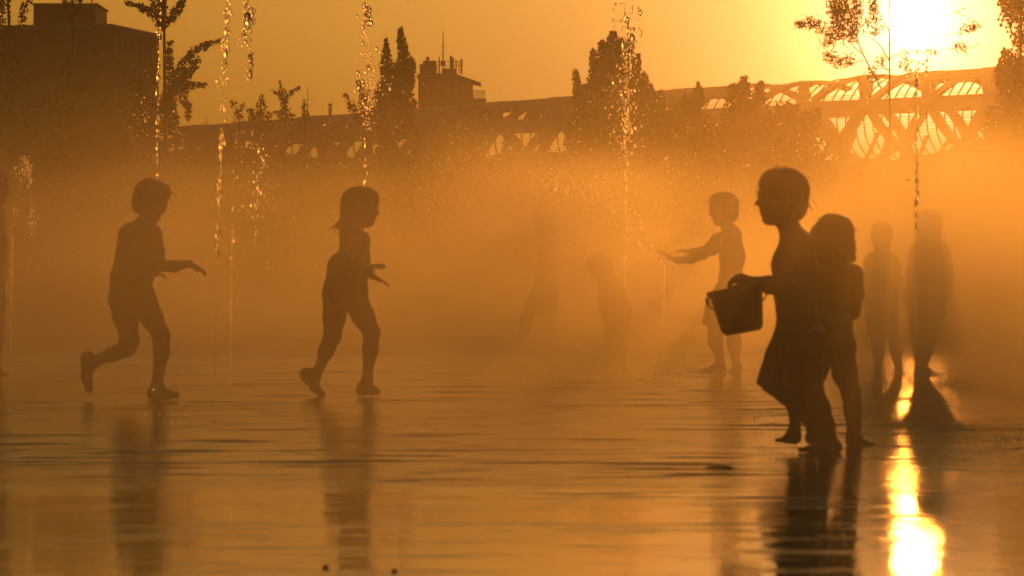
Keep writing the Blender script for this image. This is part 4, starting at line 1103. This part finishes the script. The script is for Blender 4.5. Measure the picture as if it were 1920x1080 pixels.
# person at the left edge
misty(-12, 40.0, (-8, 352), .225, 178, 5, [(-12, 375, 0, 11), (-14, 392, 0, 12)], [(-14, 405, 0, .07, 25), (-14, 450, 0, .07, 26), (-16, 520, 0, .06, 28)],
      [([(-12, 400, -.14, 12), (-4, 460, -.16, 9.5), (4, 505, -.18, 6)], (.3, 0, -.9), (.9, 0, .2)), ([(-16, 400, .14, 12), (-20, 460, .16, 9.5), (-14, 510, .18, 6)], (.3, 0, -.9), (.9, 0, .2))],
      [[(-16, 535, -.05, 25), (-6, 610, -.05, 15), (-5, 640, -.05, 13.5), (-6, 688, -.05, 8)], [(-18, 535, .05, 25), (-30, 610, .05, 15), (-38, 640, .05, 13.5), (-48, 688, .05, 8)]],
      [((-6, 690, -.05), (-10, 700, -.05), (6, 702, -.05), (16, 703, -.05), 7), ((-48, 690, .05), (-52, 700, .05), (-36, 702, .05), (-26, 703, .05), 7)],
      'dark figure cut off by the left picture edge, seen from the side')

# ------------------------------------------------------------------ the bucket
sb = 22.3 / F
rim_c = Vector(((1379 - 960) / F * 22.3, 22.3, HC + (YH - 541) / F * 22.3))
bot_c = Vector(((1393 - 960) / F * 22.3, 22.3, HC + (YH - 624) / F * 22.3))
ax_ = (rim_c - bot_c); Hb = ax_.length
bk = empty('bucket', bot_c)
bk.rotation_euler = ax_.to_track_quat('Z', 'Y').to_euler()
rt, rb_ = .107, .082
mb = MB(); mb.lathe([(.001, .012), (rb_ - .014, .012), (rb_ - .004, .02), (rt - .003, Hb), (rt, Hb), (rb_ + .001, .018), (rb_ - .012, .0), (.001, 0)], n=40); mb.build('shell', M_BUCKET, bk, True)
mb = MB(); mb.lathe([(rt, Hb - .022), (rt + .006, Hb - .02), (rt + .009, Hb - .004), (rt + .007, Hb + .004), (rt - .001, Hb + .005), (rt - .004, Hb - .001)], n=40); mb.build('rim', M_BUCKET, bk, True)
for e in (-1, 1):
    mb = MB(); mb.lathe([(.001, .0), (.014, .0), (.014, .012), (.001, .012)], Matrix.Translation((0, e * (rt + .004), Hb - .03)) @ Matrix.Rotation(R(-90 * e), 4, 'X'), 14); mb.build('handle_lug', M_BUCKET, bk)
hp = []
for i in range(25):
    a = math.pi * i / 24
    hp.append((-math.sin(a) * .112 - .012 * math.sin(a) ** 2, -math.cos(a) * (rt + .014), Hb - .03 - math.sin(a) * .062))
mb = MB(); mb.tube(hp, .0032, 7); hd_ = mb.build('handle', M_HANDLE, bk, True)
mb = MB(); mb.tube([hp[i] for i in (10, 11, 12, 13, 14)], .0075, 10); mb.build('grip', M_HANDLE, hd_, True)
tag(bk, 'red-brown plastic bucket with hanging handle in the striding boy\'s hands', 'bucket')

# ------------------------------------------------------------------ water jets
BALL = []
for i in range(1, 4):
    for k in range(6):
        a, b = math.pi * i / 4, 2 * math.pi * (k + .5 * (i % 2)) / 6
        BALL.append((math.sin(a) * math.cos(b), math.sin(a) * math.sin(b), math.cos(a)))
BALL = np.array([(0, 0, 1)] + BALL + [(0, 0, -1)])
BF = [(0, 1 + k, 1 + (k + 1) % 6) for k in range(6)]
for i in range(2):
    for k in range(6):
        a, b = 1 + i * 6 + k, 1 + i * 6 + (k + 1) % 6
        BF.append((a, a + 6, b)); BF.append((b, a + 6, b + 6))
BF += [(19, 13 + (k + 1) % 6, 13 + k) for k in range(6)]
BF = np.array(BF)
def drops(name, pts, rads, stretch, mat, parent=None, origin=(0, 0, 0), rs=nr, smooth=True):
    pts = np.asarray(pts, float) - np.asarray(origin, float)[None]; n = len(pts)
    V = np.repeat(BALL[None], n, 0)
    V = V * (1 + rs.normal(size=(n, len(BALL), 1)) * .13)
    V[:, :, 2] *= np.asarray(stretch, float)[:, None]
    V = V * np.asarray(rads, float)[:, None, None] + pts[:, None]
    T = (np.arange(n)[:, None, None] * len(BALL) + BF[None]).reshape(-1, 3)
    me = bpy.data.meshes.new(name); me.from_pydata(V.reshape(-1, 3).tolist(), [], T.tolist())
    return tag(link_mesh(name, me, mat, parent, smooth), kind='stuff')

def jet(label, D, path, n, r_px, spread, stream=None, stream_r=1.2, seed=0, extra=(), el=(1.2, 3.4), tmin=0.0, group='water jets of the fountain'):
    """path: [(u, v)...] from the nozzle up; spread(t) in px; extra: (u, v, su, sv, n, r_px) clusters"""
    rs = np.random.default_rng(300 + seed); s = D / F
    base = at(path[0][0], ground_row(D), D); base.z = .004
    root = empty('water_jet', base)
    pu = np.array([p_[0] for p_ in path], float); pv = np.array([p_[1] for p_ in path], float)
    cum = np.concatenate([[0], np.cumsum(np.abs(np.diff(pv)) + 1e-6)]); cum /= cum[-1]
    P_, Rr, St = [], [], []
    t_ = np.sort(rs.uniform(0, 1, n)); t_ = (np.floor(t_ * n * .45) + rs.uniform(0, .55, n)) / (n * .45); t_ = tmin + (1 - tmin) * np.clip(t_, 0, 1)
    for x in t_:
        u = np.interp(x, cum, pu) + rs.normal() * spread(x); v_ = np.interp(x, cum, pv)
        P_.append(at(u, v_, D + rs.normal() * spread(x) * s)); q = math.exp(rs.normal() * .38)
        Rr.append(.58 * r_px * s * q); St.append(rs.uniform(*el) * 1.25)
    for u0, v0, su, sv, m_, rp in extra:
        for k in range(m_):
            P_.append(at(u0 + rs.normal() * su, v0 + rs.normal() * sv, D + rs.normal() * su * s)); Rr.append(.66 * rp * s * math.exp(rs.normal() * .5)); St.append(rs.uniform(.9, 2.0))
    P_ = np.array([tuple(x) for x in P_]); ok = P_[:, 2] > .02
    drops('droplets', P_[ok], np.array(Rr)[ok], np.array(St)[ok], M_WATER, root, base, rs)
    if stream is not None:
        v0, v1 = stream; m_ = 60; mb = MB(); pts = []; rads = []
        for i in range(m_ + 1):
            v_ = v0 + (v1 - v0) * i / m_
            x = np.interp(-v_, -pv, pu) if pv[0] > pv[-1] else pu[0]
            pts.append(at(x + rs.normal() * .35, v_, D) - base); rads.append(stream_r * s * rs.uniform(.55, 1.25))
        pts[0].z = max(pts[0].z, -.004)
        mb.tube(pts, rads, 7); mb.build('stream', M_WATER, root, True)
    mb = MB(); mb.lathe([(.001, .003), (.010, .003), (.013, .001), (.013, -.003)], n=16); mb.build('nozzle', M_METAL, root)
    tag(root, label, 'water jet', group)
    return root

jet('thin beaded water jet rising behind the running boy\'s head', 46, [(293, 680), (294, 330), (297, 150), (301, -25)], 130, 2.2, lambda t: .8 + 1.2 * t, (681, 330), 1.2, 1, [(262, 240, 14, 50, 60, 1.0), (330, 230, 25, 60, 50, .9)])
jet('beaded water jet just right of the running boy\'s outstretched hand', 27.2, [(400, 790), (404, 600), (410, 430), (416, 260), (423, 90), (428, -30)], 130, 2.9, lambda t: .4 + 3.2 * t, (791, 250), .6, 2, [(430, 30, 10, 30, 16, 2.2), (415, 110, 8, 60, 14, 2.0)], tmin=.38)
jet('faint water jet breaking into falling blobs left of the girl', 34, [(431, 738), (436, 400), (452, 120), (464, -40)], 30, 1.5, lambda t: 1 + 3 * t, (738, 420), .35, 3,
    [(466, 20, 5, 22, 46, 3.6), (458, 68, 4, 10, 14, 3.0), (470, 110, 4, 16, 26, 3.2), (468, 140, 3, 7, 10, 2.6), (470, 265, 8, 12, 16, 2.0), (495, 300, 4, 8, 10, 2.6), (485, 330, 8, 30, 20, 2.0), (483, 370, 3, 14, 18, 2.6), (478, 440, 3, 18, 8, 2.4), (500, 495, 2, 5, 3, 2.4)])
jet('water jet with bursting top above the long-haired girl', 48, [(683, 676), (684, 400), (687, 250), (690, 100), (687, 14)], 110, 2.0, lambda t: .8 + 7 * max(0, t - .45) * (1.25 - t) * 4, (677, 420), .9, 4,
    [(687, 18, 4, 5, 34, 2.8), (690, 38, 6, 10, 36, 2.6), (684, 70, 6, 14, 22, 2.0), (690, 110, 9, 24, 40, 1.8), (690, 150, 14, 24, 60, 1.8), (705, 150, 14, 30, 30, 1.6), (686, 170, 10, 20, 40, 2.2), (688, 220, 7, 20, 24, 2.0), (680, 120, 34, 50, 40, 1.0)])
jet('tall sparkling water jet in front of the big poplar', 44.4, [(1171, 689), (1172, 500), (1174, 350), (1176, 180), (1177, -30)], 210, 2.1, lambda t: 1.6 + 4.5 * max(0, t - .3), (689, 400), .9, 5,
    [(1172, 30, 18, 22, 70, 1.7), (1176, 70, 12, 22, 50, 2.2), (1177, 130, 9, 30, 70, 2.4), (1174, 200, 10, 34, 70, 2.4), (1176, 260, 12, 20, 60, 2.0), (1160, 150, 28, 60, 70, 1.1), (1172, 560, 6, 60, 30, 1.9), (1172, 655, 5, 20, 26, 2.6), (1168, 688, 24, 3, 40, 1.8)])
jet('thin upright water stream pressed by the reaching boy\'s palm', 41.3, [(1244, 696), (1245, 600), (1246, 497)], 26, 1.1, lambda t: .8, (700, 493), 1.3, 6,
    [(1240, 486, 8, 6, 40, 1.5), (1228, 470, 6, 6, 36, 1.4), (1212, 452, 7, 6, 60, 1.7), (1196, 436, 9, 7, 80, 1.6), (1172, 416, 14, 10, 120, 1.5), (1140, 392, 22, 14, 170, 1.35), (1100, 368, 30, 18, 200, 1.2), (1050, 345, 40, 24, 200, 1.1), (1246, 694, 14, 2.5, 30, 1.5)])
jet('beaded water jet rising under the sun at the right', 29.8, [(1716, 768), (1717, 600), (1718, 420), (1719, 250), (1720, 110)], 110, 2.6, lambda t: .6 + 1.6 * t, (768, 560), 1.6, 7,
    [(1742, 100, 9, 6, 8, 2.6), (1720, 125, 8, 14, 9, 2.8), (1704, 130, 10, 14, 10, 2.4), (1740, 122, 6, 8, 5, 2.4), (1695, 290, 16, 30, 10, 2.2), (1702, 345, 2, 6, 2, 3), (1715, 150, 12, 20, 8, 2.2)])
jet('small jet with a glittering arched tip near the left edge', 50, [(20, 670), (21, 560), (24, 440), (40, 330), (48, 300)], 60, 1.1, lambda t: 1.0 + 2 * t, (670, 440), .7, 8,
    [(50, 305, 4, 8, 60, 1.2), (55, 325, 3, 10, 60, 1.3), (42, 320, 8, 12, 80, .9), (28, 330, 8, 12, 40, .8), (60, 395, 4, 20, 60, .9), (62, 425, 4, 14, 40, .9)])
for u, row, hpx, lb in ((1415, 806, 34, 'low bubbling spout left of the striding boy\'s shins'), (820, 806, 16, 'tiny low spout on the paving right of the stepping girl'),
                        (1282, 688, 16, 'tiny spout on the paving between thin stream and reaching boy'), (1853, 706, 24, 'low spout on the glittering paving at far right')):
    D = dist_of(row)
    jet(lb, D, [(u, row), (u + 1, row - hpx)], 30, 1.0, lambda t: 1.6, None, 1.0, int(u), [(u, row - hpx * .6, 3, hpx * .25, 26, .9)])

# drops hopping on the wet paving and the fine spray drifting over the plaza
rs = np.random.default_rng(77)
P_, Rr = [], []
for u0, u1, r0, r1, n, rp in ((950, 1260, 655, 722, 420, 1.7), (1260, 1440, 690, 722, 40, 1.4), (780, 960, 662, 712, 60, 1.2), (180, 360, 768, 795, 40, 1.3), (1640, 1900, 655, 745, 160, 1.4), (1780, 1920, 825, 870, 120, 2.0), (0, 30, 700, 716, 8, 1.2), (1380, 1640, 845, 880, 40, 1.5), (1530, 1600, 975, 1075, 30, 1.6), (700, 1300, 800, 830, 30, 1.2)):
    for k in range(n):
        row = rs.uniform(r0, r1); D = dist_of(row); u = rs.uniform(u0, u1)
        q = at(u, row, D); q.z = .008 + abs(rs.normal()) * .035
        P_.append(tuple(q)); Rr.append(.85 * rp * D / F * math.exp(rs.normal() * .35))
tag(drops('splash_drops', P_, Rr, np.ones(len(P_)), M_WATER, None, rs=rs), kind='stuff')
P_, Rr = [], []
for u, v_, su, sv, n, rp in ((1000, 330, 160, 70, 1100, .62), (1180, 330, 60, 90, 300, .8), (700, 300, 200, 60, 400, .55), (300, 330, 200, 90, 300, .55), (1250, 380, 120, 60, 160, .7), (480, 330, 40, 120, 120, .9), (1700, 420, 120, 120, 60, 1.0), (960, 470, 260, 60, 160, .6), (1080, 300, 300, 120, 260, .7)):
    for k in range(n):
        D = rs.uniform(36, 50); q = at(u + rs.normal() * su, v_ + rs.normal() * sv, D)
        if q.z < .05: continue
        P_.append(tuple(q)); Rr.append(rp * D / F * math.exp(rs.normal() * .35))
tag(drops('spray_drops', P_, Rr, rs.uniform(.9, 1.6, len(P_)), M_WATER, None, rs=rs), kind='stuff')

# ------------------------------------------------------------------ small things lying on the wet paving
q = at(1350, 881, dist_of(881)); q.z = .004
cap = empty('drain_cap', q)
mb = MB(); mb.lathe([(.001, .013), (.025, .012), (.044, .008), (.052, .002), (.054, -.003)], n=24); mb.build('dome', M_METAL, cap, True)
mb = MB(); mb.lathe([(.054, -.003), (.058, .0015), (.064, .002), (.066, -.003)], n=24); mb.build('collar', M_METAL, cap)
tag(cap, 'low round dark metal cap on wet paving left of the striding boy', 'drain cap')
rs = np.random.default_rng(21)
for u, row, wpx, lb in ((611, 1069, 13, 'dark pebble on the wet paving at bottom, left one of a pair'), (739, 1076, 12, 'dark pebble at the bottom edge, right one of a pair')):
    D = dist_of(row); c = at(u, row, D); c.z = .004
    me_ = MB(); rr_ = wpx * D / F / 2
    for vv in BALL:
        k = 1 + rs.normal() * .12
        me_.v.append((vv[0] * rr_ * k, vv[1] * rr_ * 1.3 * k, max(-.003, vv[2] * rr_ * .75 * k + rr_ * .35)))
    me_.f = [tuple(f_) for f_ in BF]
    o = me_.build('pebble', M_BARK, None, True); o.location = c; tag(o, lb, 'pebble', 'pebbles on the wet paving')
